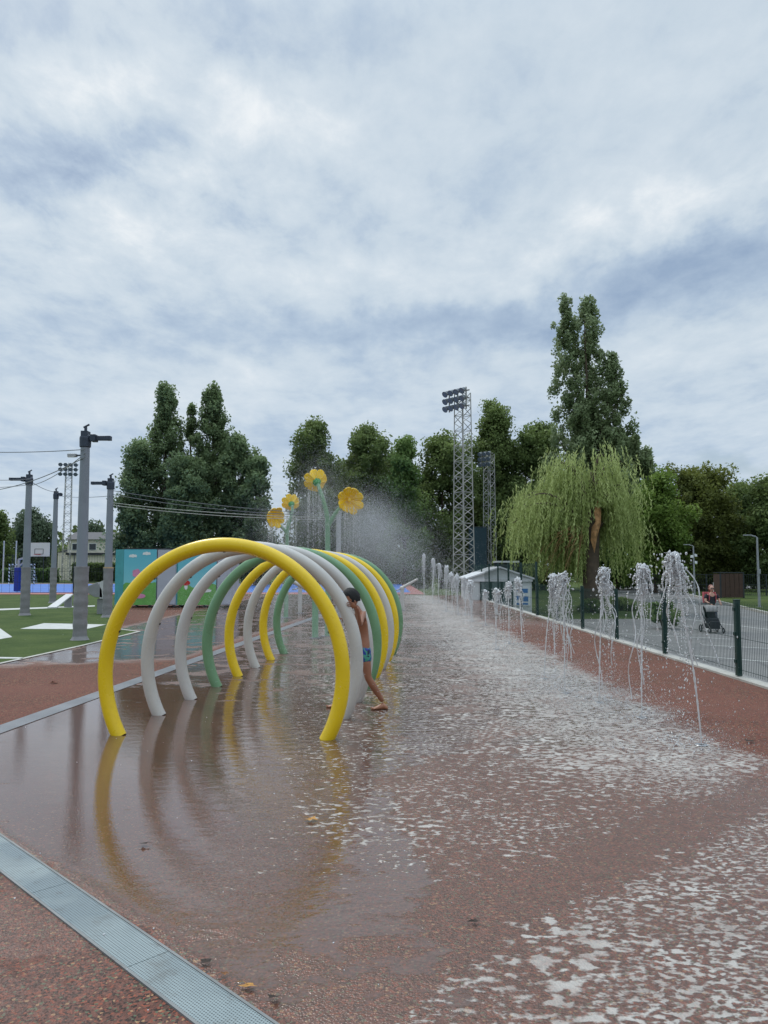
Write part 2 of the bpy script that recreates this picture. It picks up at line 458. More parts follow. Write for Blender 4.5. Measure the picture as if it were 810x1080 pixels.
    bp = n.bump(hh, 1.0, 1.0); n.put(b.inputs['Normal'], bp)
    return m

def grass_material(name, a, b_, c_, scale=1.0):
    m, n, b = material(name)
    p = n.pos()
    f = n.noise(p, 0.4 * scale, 6, 0.65); g = n.noise(p, 9 * scale, 5, 0.7)
    col = n.mix(n.step(f, 0.3, 0.7), a, b_); col = n.mix(n.mul(n.step(g, 0.4, 0.75), 0.6), col, c_)
    n.put(b.inputs['Base Color'], col); b.inputs['Roughness'].default_value = 0.9; b.inputs['Specular IOR Level'].default_value = 0.15
    n.put(b.inputs['Normal'], n.bump(n.noise(p, 60, 3, 0.7), 0.8, 0.03))
    return m

def asphalt_material():
    m, n, b = material('worn asphalt')
    p = n.pos()
    f = n.noise(p, 0.25, 6, 0.65); g = n.noise(p, 70, 3, 0.6); cr = n.vor(p, 0.35, 'Distance', 'DISTANCE_TO_EDGE')
    col = n.mix(n.step(f, 0.3, 0.7), s2l(112, 112, 112), s2l(136, 135, 132)); col = n.mix(n.mul(g, 0.4), col, s2l(88, 88, 88))
    col = n.mix(n.mul(n.sub(1.0, n.step(cr, 0.0, 0.02)), 0.5), col, s2l(80, 80, 82))
    n.put(b.inputs['Base Color'], col); b.inputs['Roughness'].default_value = 0.85
    n.put(b.inputs['Normal'], n.bump(g, 0.4, 0.01))
    return m

M = {}
M['rubber'] = rubber_material()
M['turf'] = grass_material('turf', s2l(64, 84, 42), s2l(86, 102, 54), s2l(46, 62, 32), 2.0)
M['grass'] = grass_material('lawn', s2l(62, 80, 40), s2l(84, 96, 48), s2l(48, 62, 32))
M['asphalt'] = asphalt_material()
M['concrete'] = paint('pale concrete', s2l(176, 174, 166), 0.8, 0.15, 2.0, bump=0.3, dirt=(s2l(110, 104, 96), 0.6), coords='pos')
M['kerbgrey'] = paint('grey rubber border', s2l(112, 114, 118), 0.35, 0.18, 2.5, dirt=(s2l(96, 88, 84), 0.6), bump=0.3, bscale=120, coords='pos')
M['white_line'] = paint('worn white marking', s2l(186, 188, 184), 0.7, 0.12, 4.0, dirt=(s2l(150, 150, 140), 0.6), coords='pos')
M['bluecourt'] = paint('blue court coating', s2l(50, 104, 182), 0.75, 0.10, 0.6, dirt=(s2l(60, 100, 150), 0.4), coords='pos')
M['redcourt'] = paint('red court border', s2l(150, 90, 84), 0.7, 0.15, 0.8, coords='pos')

# ------------------------------------------------------------------ setting
LOW = -0.75
struct(MB().sheet([(-3000, -1500, -0.82), (3000, -1500, -0.82), (3000, 5000, -0.82), (-3000, 5000, -0.82)]).build('ground', M['grass']))
struct(MB().prism([(-160, -15), (5.08, -15), (5.08, 62), (-6, 62), (-6, 160), (-160, 160)], -0.9, -0.012).build('terrace', M['grass']))
struct(MB().prism([(-13.5, -12), (5.1, -12), (5.1, 47), (-13.5, 47)], -0.6, 0.0).build('rubber_paving', M['rubber']))
struct(MB().prism([(5.1, -12), (5.3, -12), (5.3, 46.9), (5.1, 46.9)], -0.85, 0.03).build('kerb', M['concrete']))
# border band on the pad's left side
def lx(y): return XL0 + SL * (y - YL0)
ys = [6.35, 12, 18, 24, 30, 36, 42, 46.5]
band = [(lx(y) - 0.10, y) for y in ys] + [(lx(y) + 0.14, y) for y in reversed(ys)]
struct(MB().sheet(band, 0.005).build('pad_border', M['kerbgrey']))
# turf with white lines
tp = [(-60, -12), (-7.6, -12)] + [(-6.95, 9.0), (-6.5, 13.1), (-6.3, 16.2), (-6.25, 19.8), (-7.2, 20.8), (-8.6, 25.5), (-10.0, 29.5), (-14, 40), (-16, 46), (-60, 46)]
struct(MB().sheet(tp, 0.005).build('turf', M['turf']))
edge = tp[1:9]
eb = MB()
for (a, c) in zip(edge[:-1], edge[1:]):
    a, c = Vector((*a, 0.009)), Vector((*c, 0.009)); d = (c - a).normalized(); q = Vector((d.y, -d.x, 0)) * 0.05
    eb.sheet([a - q, c - q, c + q, a + q])
struct(eb.build('turf_edging', M['concrete'], recalc=False))
mk = MB()
def gq(*pts, z=0.009): return [ground(px, py, z) for px, py in pts]
mk.sheet(gq((21, 663.2), (46.5, 657.2), (112, 658.6), (90, 663.6)))
mk.sheet(gq((-60, 655), (0, 662.6), (13, 671.8), (-60, 684)))
mk.sheet(gq((-90, 645.2), (100, 638.4), (100, 639.6), (-90, 647.2)))
mk.sheet(gq((-60, 692.0), (24, 693.2), (24, 694.6), (-60, 694.2)))
struct(mk.build('turf_markings', M['white_line'], recalc=False))
# courts behind the pad
struct(MB().sheet([(-70, 48.6), (2.6, 48.6), (2.6, 84), (-70, 84)], 0.004).build('court', M['redcourt']))
struct(MB().sheet([(-69, 52.5), (1.8, 52.5), (1.8, 82), (-69, 82)], 0.010).build('court_surface', M['bluecourt']))
cm = MB()
for y in (54, 66, 79.5): cm.sheet([(-66, y, .016), (1, y, .016), (1, y + .12, .016), (-66, y + .12, .016)])
struct(cm.build('court_lines', M['white_line']))
# car park, verge, lines
struct(MB().sheet([(5.3, -15), (60, -15), (60, 75), (46, 130), (34, 130), (22, 75), (5.3, 75)], LOW).build('car_park', M['asphalt']))
struct(MB().sheet([(6.3, 36.3), (13.6, 36.6), (15.4, 39.5), (17.5, 46), (19.5, 62), (19.5, 90), (6.3, 90)], LOW + 0.006).build('lawn', M['grass']))
struct(MB().sheet([(17.2, 26), (19.8, 39.7), (26.5, 66), (33, 92), (90, 92), (90, 26)], LOW + 0.012).build('verge', M['grass']))
vk = MB()
for a, c in (((17.2, 26), (19.8, 39.7)), ((19.8, 39.7), (26.5, 66)), ((26.5, 66), (33, 92))):
    vk.bar((a[0], a[1], LOW + .03), (c[0], c[1], LOW + .03), 0.16, 0.18)
struct(vk.build('verge_kerb', M['concrete']))
pm = MB()
for (a, c) in (((560, 655), (640, 657)), ((650, 668), (770, 674)), ((715, 690), (812, 698)), ((700, 650), (812, 664)), ((740, 680), (814, 684))):
    A, B_ = ground(*a, LOW + .005), ground(*c, LOW + .005); d = (B_ - A).normalized(); q = Vector((-d.y, d.x, 0)) * 0.06
    pm.sheet([A - q, B_ - q, B_ + q, A + q])
struct(pm.build('parking_lines', M['white_line'], recalc=False))

# ------------------------------------------------------------------ drain grate
def grate_material():
    m, n, b = material('perforated drain steel')
    p = n.pos(); x, y, z = n.xyz(p)
    k = 0.70710678
    u = n.mul(n.add(n.mul(x, k), n.mul(y, -k)), 1 / 0.0125); v = n.mul(n.add(n.mul(x, k), n.mul(y, k)), 1 / 0.0125)
    fr = n.m('FLOOR', v); u = n.add(u, n.mul(n.m('MODULO', fr, 2.0), 0.5))
    fu = n.sub(n.m('FRACT', u), 0.5); fv = n.sub(n.m('FRACT', v), 0.5)
    d = n.m('SQRT', n.add(n.mul(fu, fu), n.mul(fv, fv)))
    hole = n.sub(1.0, n.step(d, 0.22, 0.32))
    f = n.noise(p, 3.0, 6, 0.7); wetf = n.step(n.noise(p, 1.6, 3, 0.5), 0.42, 0.58)
    col = n.mix(f, s2l(116, 132, 136), s2l(150, 163, 164)); col = n.mix(n.mul(wetf, 0.4), col, s2l(104, 116, 122))
    dirt = n.mx(n.step(n.noise(p, 8.0, 7, 0.75), 0.55, 0.72), n.mul(n.step(n.noise(p, 2.1, 6, 0.7), 0.52, 0.66), 0.75))
    col = n.mix(n.mul(dirt, 0.6), col, s2l(88, 86, 80))
    col = n.mix(n.mul(hole, 0.8), col, s2l(40, 44, 46))
    n.put(b.inputs['Base Color'], col)
    n.put(b.inputs['Roughness'], n.mixf(wetf, 0.55, 0.25))
    n.put(b.inputs['Normal'], n.bump(n.sub(1.0, hole), 0.5, 0.004))
    return m
M['grate'] = grate_material()
M['grate_edge'] = paint('drain edge angle', s2l(120, 124, 124), 0.5, 0.15, 4, coords='pos', dirt=(s2l(84, 72, 62), 0.6))
g = thing('drain_channel', 'long pale grey perforated drain grate crossing the near left corner', 'drain', (-1.4, 3.7, 0))
k = 0.70710678
def strip(mb, s0, s1, o0, o1, z0, z1):
    """along (1,-1), offset across (1,1)/sqrt2 from line x+y=0"""
    P = lambda s, o: (k * s + k * o, -k * s + k * o)
    return mb.prism([P(s0, o0), P(s1, o0), P(s1, o1), P(s0, o1)], z0, z1)
o0, o1 = 2.17 * k, 2.45 * k
off = (-1.4, 3.7, 0)
s = -9.0
while s < 1.6:
    strip(MB(), s + 0.002, s + 0.998, o0 + 0.008, o1 - 0.008, -0.02, 0.006).build('grate_panel', M['grate'], g, off=off); s += 1.0
eb = MB(); strip(eb, -9, 1.6, o0 - 0.006, o0 + 0.006, -0.02, 0.008); strip(eb, -9, 1.6, o1 - 0.006, o1 + 0.006, -0.02, 0.008)
eb.build('edge_angle', M['grate_edge'], g, off=off)

# ------------------------------------------------------------------ fallen leaves
leafm = {}
for nm, c in (('rust', s2l(120, 78, 40)), ('ochre', s2l(176, 128, 62)), ('dark', s2l(46, 34, 26))):
    leafm[nm] = paint('dead leaf ' + nm, c, 0.75, 0.3, 40)
def fallen(px, py, size, col, label):
    p = ground(px, py, 0.012); mb = MB(); nseg = 9; a0 = random.uniform(0, 6.28)
    rim = []
    for i in range(nseg):
        a = a0 + 2 * PI * i / nseg; r = size * (0.55 + 0.45 * (i % 2)) * random.uniform(0.75, 1.1)
        rim.append((r * math.cos(a) * 1.2, r * math.sin(a) * 0.8, random.uniform(0.0, 0.35) * size))
    mb.addv([(0, 0, 0.004)] + rim, [(0, 1 + i, 1 + (i + 1) % nseg) for i in range(nseg)])
    mb.tube([(0, 0, .004), (size * .8 * math.cos(a0), size * .8 * math.sin(a0), .01), (size * 1.5 * math.cos(a0 + .2), size * 1.5 * math.sin(a0 + .2), .006)], size * .03, 5)
    o = mb.build('fallen_leaf', leafm[col]); o.location = p
    tag(o, label, 'leaf', 'fallen leaves')
fallen(217, 1014, 0.028, 'dark', 'small dark curled leaf lying on the middle of the drain grate')
fallen(262, 1040, 0.034, 'ochre', 'pale brown dry leaf lying on the drain grate near the lower edge')
fallen(289, 1052, 0.028, 'dark', 'dark leaf beside the drain grate nearest the bottom edge')
fallen(237, 1027, 0.016, 'rust', 'tiny rust brown leaf scrap at the right edge of the drain grate')
fallen(328, 864, 0.042, 'ochre', 'yellow brown leaf alone on the wet paving before the front hoop')
fallen(500, 972, 0.026, 'dark', 'dark curled leaf standing on wet paving between the foam patches')
fallen(57, 720, 0.075, 'rust', 'brown leaf on the dry red paving left of the front hoop')
fallen(222, 707, 0.055, 'ochre', 'small tan leaf on the wet pad beside the first green hoop foot')
fallen(791, 782, 0.05, 'dark', 'dark leaf on the dry red paving right of the nearest jet')
fallen(152, 890, 0.032, 'dark', 'small dark leaf at the left of the shallow puddle')

# ------------------------------------------------------------------ water hoops
M['yellow'] = paint('yellow gloss coating', s2l(238, 202, 30), 0.28, 0.06, 2.0, dirt=(s2l(196, 158, 30), 0.35))
M['hoopgrey'] = paint('pale grey gloss coating', s2l(196, 193, 187), 0.3, 0.06, 2.0, dirt=(s2l(160, 162, 160), 0.35))
M['hoopgreen'] = paint('sage green gloss coating', s2l(112, 152, 112), 0.3, 0.08, 2.0, dirt=(s2l(80, 124, 96), 0.35))
M['steel'] = paint('brushed steel', s2l(150, 152, 155), 0.35, 0.1, 5, metal=0.7)
M['nozzle'] = paint('dark nozzle', s2l(60, 58, 56), 0.4, 0.1, 20, metal=0.5)
HA, HB, HZ, HR = 1.17, 1.235, 0.60, 0.070
ax_d = Vector((0.095, 1, 0)).normalized(); pl_d = Vector((ax_d.y, -ax_d.x, 0))
hoop_def = [('yellow', 'frontmost and largest looking yellow hoop of the water tunnel'),
            ('hoopgrey', 'pale grey hoop directly behind the frontmost yellow hoop'),
            ('hoopgrey', 'second pale grey hoop, just in front of the nearer green hoop'),
            ('hoopgreen', 'nearer sage green hoop in the middle of the water tunnel'),
            ('yellow', 'yellow hoop right behind the nearer sage green hoop'),
            ('hoopgrey', 'pale grey hoop between the two rear yellow hoops'),
            ('yellow', 'rear yellow hoop standing just before the last green hoop'),
            ('hoopgreen', 'last sage green hoop at the far end of the water tunnel')]
ph0 = math.asin(-HZ / HB) - 0.02
HOOPS = []
for i, (mt, lab) in enumerate(hoop_def):
    c = Vector((-1.555, 7.49, 0)) + ax_d * (1.025 * i)
    HOOPS.append(c)
    t = thing('water_hoop', lab, 'water hoop', c, 0, 'hoops of the spray tunnel')
    pts = []; N = 72
    for j in range(N + 1):
        a = ph0 + (PI - 2 * ph0) * j / N
        q = pl_d * (HA * math.cos(a)); pts.append((q.x, q.y, HZ + HB * math.sin(a)))
    pts[0] = (pts[0][0], pts[0][1], -0.02); pts[-1] = (pts[-1][0], pts[-1][1], -0.02)
    MB().tube(pts, HR, 20, cap=False).build('pipe', M[mt], t, smooth=True)
    for a in (0.35, 0.9, 1.57, 2.25, 2.8):
        q = pl_d * ((HA - HR + 0.004) * math.cos(a)); p = Vector((q.x, q.y, HZ + (HB - HR + 0.004) * math.sin(a)))
        inn = (Vector((0, 0, HZ)) - p).normalized()
        MB().tube([p - inn * .006, p + inn * .010], 0.013, 8).build('nozzle', M['nozzle'], t)

# ------------------------------------------------------------------ water material + jets
def water_material(name, base, trans, rough):
    m, n, b = material(name)
    p = n.pos(); f = n.noise(p, 22, 4, 0.7)
    n.put(b.inputs['Base Color'], n.mix(f, tuple(c * 0.75 for c in base), base))
    n.put(b.inputs['Transmission Weight'], n.mixf(f, trans - .2, min(1, trans + .2)))
    b.inputs['Roughness'].default_value = rough; b.inputs['IOR'].default_value = 1.33
    b.inputs['Specular IOR Level'].default_value = 0.8
    return m
M['water'] = water_material('splashing water', (0.98, 0.99, 1.0), 0.32, 0.08)
M['spray'] = water_material('fine spray', (0.97, 0.98, 0.99), 0.22, 0.35)
def mist_material():
    m, n, b = material('fine mist droplets')
    p = n.pos(); f = n.noise(p, 3, 3)
    n.put(b.inputs['Base Color'], n.mix(f, (.62, .65, .68), (.8, .82, .84)))
    b.inputs['Roughness'].default_value = 0.4
    return m
M['mist'] = mist_material()
M['white_plastic'] = paint('white plastic', s2l(222, 222, 220), 0.4, 0.05, 6)

JETS = [  # base point px, py | apex height | lean x | label
    (740, 786, 1.73, -0.22, 'nearest water jet with a broad bell of water, furthest right'),
    (677, 757, 1.62, 0.05, 'second water jet from the right with curling drops below its head'),
    (632, 741, 1.60, 0.08, 'water jet standing third from the right before the willow trunk'),
    (596, 731, 1.52, 0.00, 'pointed water jet just left of the willow trunk'),
    (574, 716, 1.50, 0.16, 'thin slanting water jet joining the pointed jet beside it'),
    (551, 682, 1.38, -0.08, 'water jet before the right corner of the white kiosk'),
    (537, 679, 1.30, 0.0, 'water jet before the poster of the white kiosk'),
    (523, 685, 1.20, 0.03, 'low forward water jet before the kiosk window'),
    (512, 660, 0.98, 0.0, 'short thin water jet before the left of the kiosk window')]
jets = [(ground(a, b), h, l, lab) for a, b, h, l, lab in JETS]
for x, Y, h, lab in ((497, 23.6, 1.22, 'water jet at the left edge of the white kiosk'),
                     (490.5, 26.7, 1.28, 'water jet at the foot of the nearer floodlight mast'),
                     (482.5, 27.5, 1.34, 'water jet just left of the nearer floodlight mast foot'),
                     (476.5, 31.5, 1.40, 'small water jet fourth from the far end'),
                     (470, 29.0, 1.68, 'tall slim water jet third from the far end'),
                     (462, 38.0, 1.84, 'water jet second from the far end of the row'),
                     (456, 36.0, 2.05, 'tall water jet beside the farthest one'),
                     (447, 38.5, 2.28, 'tallest and farthest water jet at the left end of the row')):
    jets.append((Vector(((x - 405) / FOC * Y, Y, 0)), h, random.uniform(-.06, .06), lab))

def make_jet(base, H, lean, lab, idx):
    t = thing('water_jet', lab, 'water jet', base, 0, 'jets in the row along the pad')
    near = base.y < 12.5
    # nozzle ring in the floor
    MB().lathe([(0.02, 0.0), (0.02, 0.006), (0.055, 0.006), (0.06, 0.002)], (0, 0, 0.002), 18).build('nozzle_ring', M['steel'], t, smooth=False)
    N = 64 if near else 22
    pts = []; rad = []
    ph = random.uniform(0, 6)
    for j in range(N):
        f = j / (N - 1)
        pts.append((lean * (0.35 * f + 0.65 * f * f) + 0.008 * math.sin(9 * f + ph) * f, 0.01 * math.cos(7 * f + ph) * f, 0.012 + f * (H - 0.12)))
        bead = 1 + (0.45 * math.sin(j * 2.4 + ph) + random.uniform(-.35, .45)) * min(1, f * 2)
        rad.append((0.0062 + 0.0055 * f) * max(0.35, bead) * (1 if near else (1.3 if base.y < 20 else 1.9)))
    MB().tube(pts, rad, 7).build('stream', M['water' if near else 'spray'], t, smooth=True)
    # bell of breaking water at the apex, falling back in strands
    P = []; R = []; S = []
    top = np.array([lean, 0, H])
    nst = random.choice((34, 42, 54)) if near else (30 if base.y < 22 else 60)
    drift = np.array([random.uniform(-.12, .14), random.uniform(-.08, .08), 0]); fz = 1.0 if near else (1.4 if base.y < 22 else 2.1)
    wide = (.24, .17, .12, .15, .10)[idx] if idx < 5 else random.uniform(0.11, 0.18)
    for sidx in range(nst):
        v = np.array([np.clip(RNG.normal(), -1.9, 1.9) * wide, np.clip(RNG.normal(), -1.9, 1.9) * wide, 0]) + drift
        tmax = min(0.58, abs(RNG.normal()) * 0.20 + 0.14)
        z0 = -abs(RNG.normal()) * 0.05
        q0 = RNG.normal(size=3) * (0.022, 0.022, 0.02); thin = RNG.uniform(.55, 1.1)
        tt = 0.0; wv = RNG.uniform(0, 6); wa = RNG.uniform(.004, .02)
        while tt < tmax:
            tt += RNG.uniform(0.005, 0.011) if near else RNG.uniform(0.010, 0.018)
            k_ = min(1, tt / 0.10)
            pos = top + q0 + v * tt * (1.25 - 0.5 * tt) + np.array([0, 0, z0 - 4.4 * tt * tt])
            pos = pos + np.array([math.sin(wv + tt * 40) * wa, math.cos(wv + tt * 34) * wa, 0])
            r = (0.008 * (1 - k_) + 0.0068) * RNG.uniform(0.45, 1.6)
            r *= thin
            if tt > 0.24: r *= 0.75
            P.append(pos); R.append(r * fz)
            S.append((RNG.uniform(.7, 1.2), RNG.uniform(.7, 1.2), RNG.uniform(.9, 1.9)))
    # thick head
    for _ in range(230 if near else 80):
        a = RNG.uniform(0, 6.28); rr = abs(RNG.normal()) * (0.03 + .12 * wide) + 0.01; hz = -min(.34, abs(RNG.normal()) * 0.17)
        P.append(top + np.array([math.cos(a) * rr * (1 - hz * 1.2), math.sin(a) * rr * (1 - hz * 1.2), hz + 0.02]))
        R.append(RNG.uniform(.004, .0115) * fz); S.append((RNG.uniform(.5, 1.4), RNG.uniform(.5, 1.4), RNG.uniform(.7, 2.0)))
    P = np.array(P); R = np.array(R); S = np.array(S)
    VF = drops(P, R, 'ico', S, 0.18)
    np_mesh('bell', *VF, M['water' if near else 'spray'], t, smooth=True)['kind'] = 'stuff'
    # ropes of water curling down from the head
    if near:
        cu = MB()
        for _ in range(5):
            vx, vy = RNG.normal() * .22 + .05, RNG.normal() * .15; fq = RNG.uniform(16, 30); am = RNG.uniform(.012, .05); p0 = RNG.uniform(0, 6)
            t0, t1 = RNG.uniform(.05, .25), RNG.uniform(.36, .56); cp = []; cr_ = []
            nn = 34
            for j in range(nn):
                tq = t0 + (t1 - t0) * j / (nn - 1); zq = H - 4.6 * tq * tq
                if zq < .05: break
                cp.append((lean + vx * tq + am * math.sin(p0 + fq * tq * 1.6), vy * tq + am * math.cos(p0 + fq * tq * 1.6), zq)); cr_.append(RNG.uniform(.0025, .0075))
            if len(cp) > 3: cu.tube(cp, cr_, 5)
        cu.build('curls', M['water'], t, smooth=True)['kind'] = 'stuff'
    # loose drops falling round the stream and splashing up from the floor
    nd = 150 if near else 70
    a = RNG.uniform(0, 6.28, nd); zf = RNG.uniform(0.02, H * 0.75, nd) ** 1.0
    rr = np.abs(RNG.normal(size=nd)) * (0.06 + 0.16 * (1 - zf / H))
    P = np.stack([lean * .7 + np.cos(a) * rr + 0.04, np.sin(a) * rr, zf], 1)
    nf = nd
    a = RNG.uniform(0, 6.28, nf); rr = np.abs(RNG.normal(size=nf)) * 0.33
    P2 = np.stack([lean + np.cos(a) * rr, np.sin(a) * rr, np.abs(RNG.normal(size=nf)) * 0.05 * np.exp(-rr) + 0.004], 1)
    P = np.concatenate([P, P2]); R = RNG.uniform(0.003, 0.0085, len(P)) * (1 if near else 1.3)
    S = np.stack([np.ones(len(P)), np.ones(len(P)), RNG.uniform(1, 2.2, len(P))], 1)
    np_mesh('drops', *drops(P, R, 'oct', S, 0.1), M['water'], t, smooth=True)['kind'] = 'stuff'
for i, (b_, h, l, lab) in enumerate(jets): make_jet(b_, h, l, lab, i)
b_ = ground(676, 744)
# ------------------------------------------------------------------ flower sprayers
M['petal'] = paint('yellow petal coating', s2l(255, 206, 20), 0.4, 0.10, 4, dirt=(s2l(244, 174, 12), 0.55))
M['stemgreen'] = paint('pale green stem coating', s2l(138, 178, 146), 0.35, 0.1, 2)
M['calyx'] = paint('bright green calyx', s2l(34, 140, 62), 0.4, 0.1, 6)
M['mist_grey'] = paint('grey post coating', s2l(168, 170, 174), 0.4, 0.08, 2)
def flower(mb_petals, c, axis, R, npet=8, cup=0.46):
    """scalloped cup of petals around axis (the way the flower faces)"""
    q = Vector(axis).normalized().to_track_quat('Z', 'Y').to_matrix()
    seg = npet * 14; rings = 12; vs = []; fs = []
    pl_ = [random.uniform(.86, 1.08) for _ in range(npet)]; pz_ = [random.uniform(-.10, .16) for _ in range(npet)]
    for i in range(rings + 1):
        f = i / rings
        for kk in range(seg):
            th = 2 * PI * kk / seg; ph = (th * npet / (2 * PI)) % 1.0
            lobe = abs(math.sin(ph * PI)); pi_ = int(th * npet / (2 * PI) + 1e-6) % npet
            r = R * (0.08 + 0.92 * f) * (1 - 0.20 * f * f * (1 - lobe ** 0.5))
            zz = R * cup * (f ** 1.5) + R * 0.15 * f * (lobe - 0.55) - R * .12 * max(0, f - .75)
            zz += R * 0.030 * f * math.sin(ph * PI * 6) + R * pz_[pi_] * f * f * lobe
            r *= 1 + (pl_[pi_] - 1) * lobe * f
            vs.append(q @ Vector((r * math.cos(th), r * math.sin(th), zz)) + Vector(c))
    for i in range(rings):
        for kk in range(seg):
            k2 = (kk + 1) % seg; fs.append((i * seg + kk, i * seg + k2, (i + 1) * seg + k2, (i + 1) * seg + kk))
    mb_petals.addv(vs, fs)
    return q
def bez(p0, p1, p2, p3, n=18):
    p0, p1, p2, p3 = map(Vector, (p0, p1, p2, p3)); out = []
    for i in range(n + 1):
        t_ = i / n; u = 1 - t_
        out.append(p0 * u ** 3 + p1 * 3 * u * u * t_ + p2 * 3 * u * t_ * t_ + p3 * t_ ** 3)
    return out
def sprayer(Y, base_px, stem_px, f1, r1, f2, r2, label, branch_px):
    b0 = at(base_px, 600, Y); b0.z = 0
    t = thing('flower_sprayer', label, 'water flower', b0, 0, 'flower shaped water sprayers')
    L = lambda p: Vector(p) - b0
    c1, c2 = L(at(*f1, Y)), L(at(*f2, Y - 0.15))
    br = L(at(*branch_px, Y))
    ax1 = Vector((-0.28, 0.72, 0.42)); ax2 = Vector((0.42, -0.80, -0.22))
    e1 = c1 - ax1.normalized() * 0.06
    st = [Vector((0, 0, 0)), br * 0.5 + Vector((.01, 0, 0)), br] + bez(br, br + Vector((0, 0, .35)), e1 + Vector((.09, -.1, -.3)), e1, 14)[1:]
    MB().tube(st, [0.07, 0.066, 0.062] + [0.062 - 0.02 * i / 13 for i in range(14)], 14).build('stem', M['stemgreen'], t, smooth=True)
    e2 = c2 - ax2.normalized() * 0.05
    MB().tube(bez(br - Vector((0, 0, .12)), br + Vector((.03, .05, .12)), e2 + Vector((-.12, .2, -.12)), e2, 12), 0.05, 12).build('branch', M['stemgreen'], t, smooth=True)
    for c_, ax_, R_ in ((c1, ax1, r1), (c2, ax2, r2)):
        fl = MB(); q = flower(fl, c_, ax_, R_)
        fo = fl.build('flower', M['petal'], t, smooth=True, recalc=False)
        md = fo.modifiers.new('Solid', 'SOLIDIFY'); md.thickness = 0.018
        MB().lathe([(0.0, -0.10), (0.055, -0.09), (0.085, -0.03), (0.11, 0.03), (0.04, 0.02)], c_, 14, q).build('calyx', M['calyx'], fo, smooth=True)
        MB().lathe([(0.0, 0.10), (0.045, 0.09), (0.06, 0.03), (0.05, 0.0)], c_, 14, q).build('spray_head', M['petal'], fo, smooth=True)
    MB().lathe([(0.085, 0.0), (0.16, 0.0), (0.16, 0.015), (0.085, 0.02)], (0, 0, 0), 18).build('base_plate', M['steel'], t)
    # curtains of water below the flowers
    return t, b0, (c1, r1), (c2, r2)
FL = []
FL.append(sprayer(18.5, 346, None, (334.5, 509), 0.315, (367, 527), 0.345, 'nearer green stem carrying two yellow water flowers behind the hoops', (345.5, 553)))
FL.append(sprayer(25.5, 302, None, (307.5, 532), 0.32, (289, 545), 0.345, 'farther pale green stem with two smaller looking yellow water flowers', (303, 562)))
for t, b0, c1, c2 in FL:
    pass
wk = 0
for (t, b0, f1_, f2_), which in zip(FL, ('nearer', 'farther')):
    for (c_, R_), side in ((f1_, 'upper left' if which == 'nearer' else 'upper right'), (f2_, 'right' if which == 'nearer' else 'left')):
        cw = b0 + c_
        P = []; R = []; S = []
        for sidx in range(26):
            a = RNG.uniform(0, 6.28); q = np.array([math.cos(a) * R_ * RNG.uniform(.25, .95), math.sin(a) * R_ * .5, -R_ * RNG.uniform(.3, .8)])
            z = 0.0; L_ = RNG.uniform(0.2, 1.5) ** 1.3
            while z < L_:
                z += RNG.uniform(.015, .06)
                P.append(np.array(cw) + q + np.array([RNG.normal() * .008, RNG.normal() * .008, -z])); R.append(RNG.uniform(.005, .011) * (1.1 - .3 * z)); S.append((.8, .8, 2.2))
        for _ in range(700):
            z = RNG.uniform(0.05, 1) ** .8 * (cw.z - 0.3)
            P.append(np.array(cw) + np.array([RNG.normal() * R_ * .62, RNG.normal() * R_ * .6, -z])); R.append(RNG.uniform(.004, .0085)); S.append((.9, .9, 1.7))
        P, R, S = map(np.array, (P, R, S)); P = P - np.array(b0)
        o = np_mesh('falling_water', *drops(P, R, 'oct', S), M['spray']); o.location = b0
        tag(o, f'streams of water falling from the {side} flower of the {which} sprayer', 'falling water', 'water falling from the flowers')

def mist_cloud(name, label, boxes, rad, mat='mist'):
    P = []
    for (c, sg, nn) in boxes:
        nn = int(nn * 6.5)
        P.append(RNG.normal(size=(nn, 3)) * np.array(sg) + np.array(c))
    P = np.concatenate(P); P = P[P[:, 2] > 0.03]
    o = np_mesh(name, *drops(P, RNG.uniform(rad * .5, rad * 1.3, len(P)), 'tet'), M[mat])
    tag(o, label, 'mist', None, 'stuff')
    return o
a_ = at(392, 555, 18.5); b2 = at(375, 560, 18.5); c2_ = at(410, 575, 19)
mist_cloud('water_mist', 'drifting white mist blown off the water flowers toward the right', [
    (a_, (.38, .5, .42), 9000), (b2, (.35, .4, .5), 6000), (c2_, (.55, .7, .45), 9000), (at(335, 535, 18.5), (.35, .4, .6), 6500),
    (at(298, 560, 25.5), (.6, .5, .7), 6500), (at(430, 600, 20), (.8, .9, .4), 5000), (at(320, 630, 22), (1.4, 3, .35), 9000)], 0.0026)
mist_cloud('spray_haze', 'thin haze of spray hanging over the far end of the wet pad', [
    (Vector((1.6, 22, .35)), (1.3, 7, .22), 9000), (Vector((1.5, 36, .5)), (1.2, 5, .3), 6000), (Vector((2.3, 9.5, .12)), (.45, 2.2, .10), 5000), (Vector((-.6, 17, .2)), (.9, 3, .16), 5000)], 0.0024)

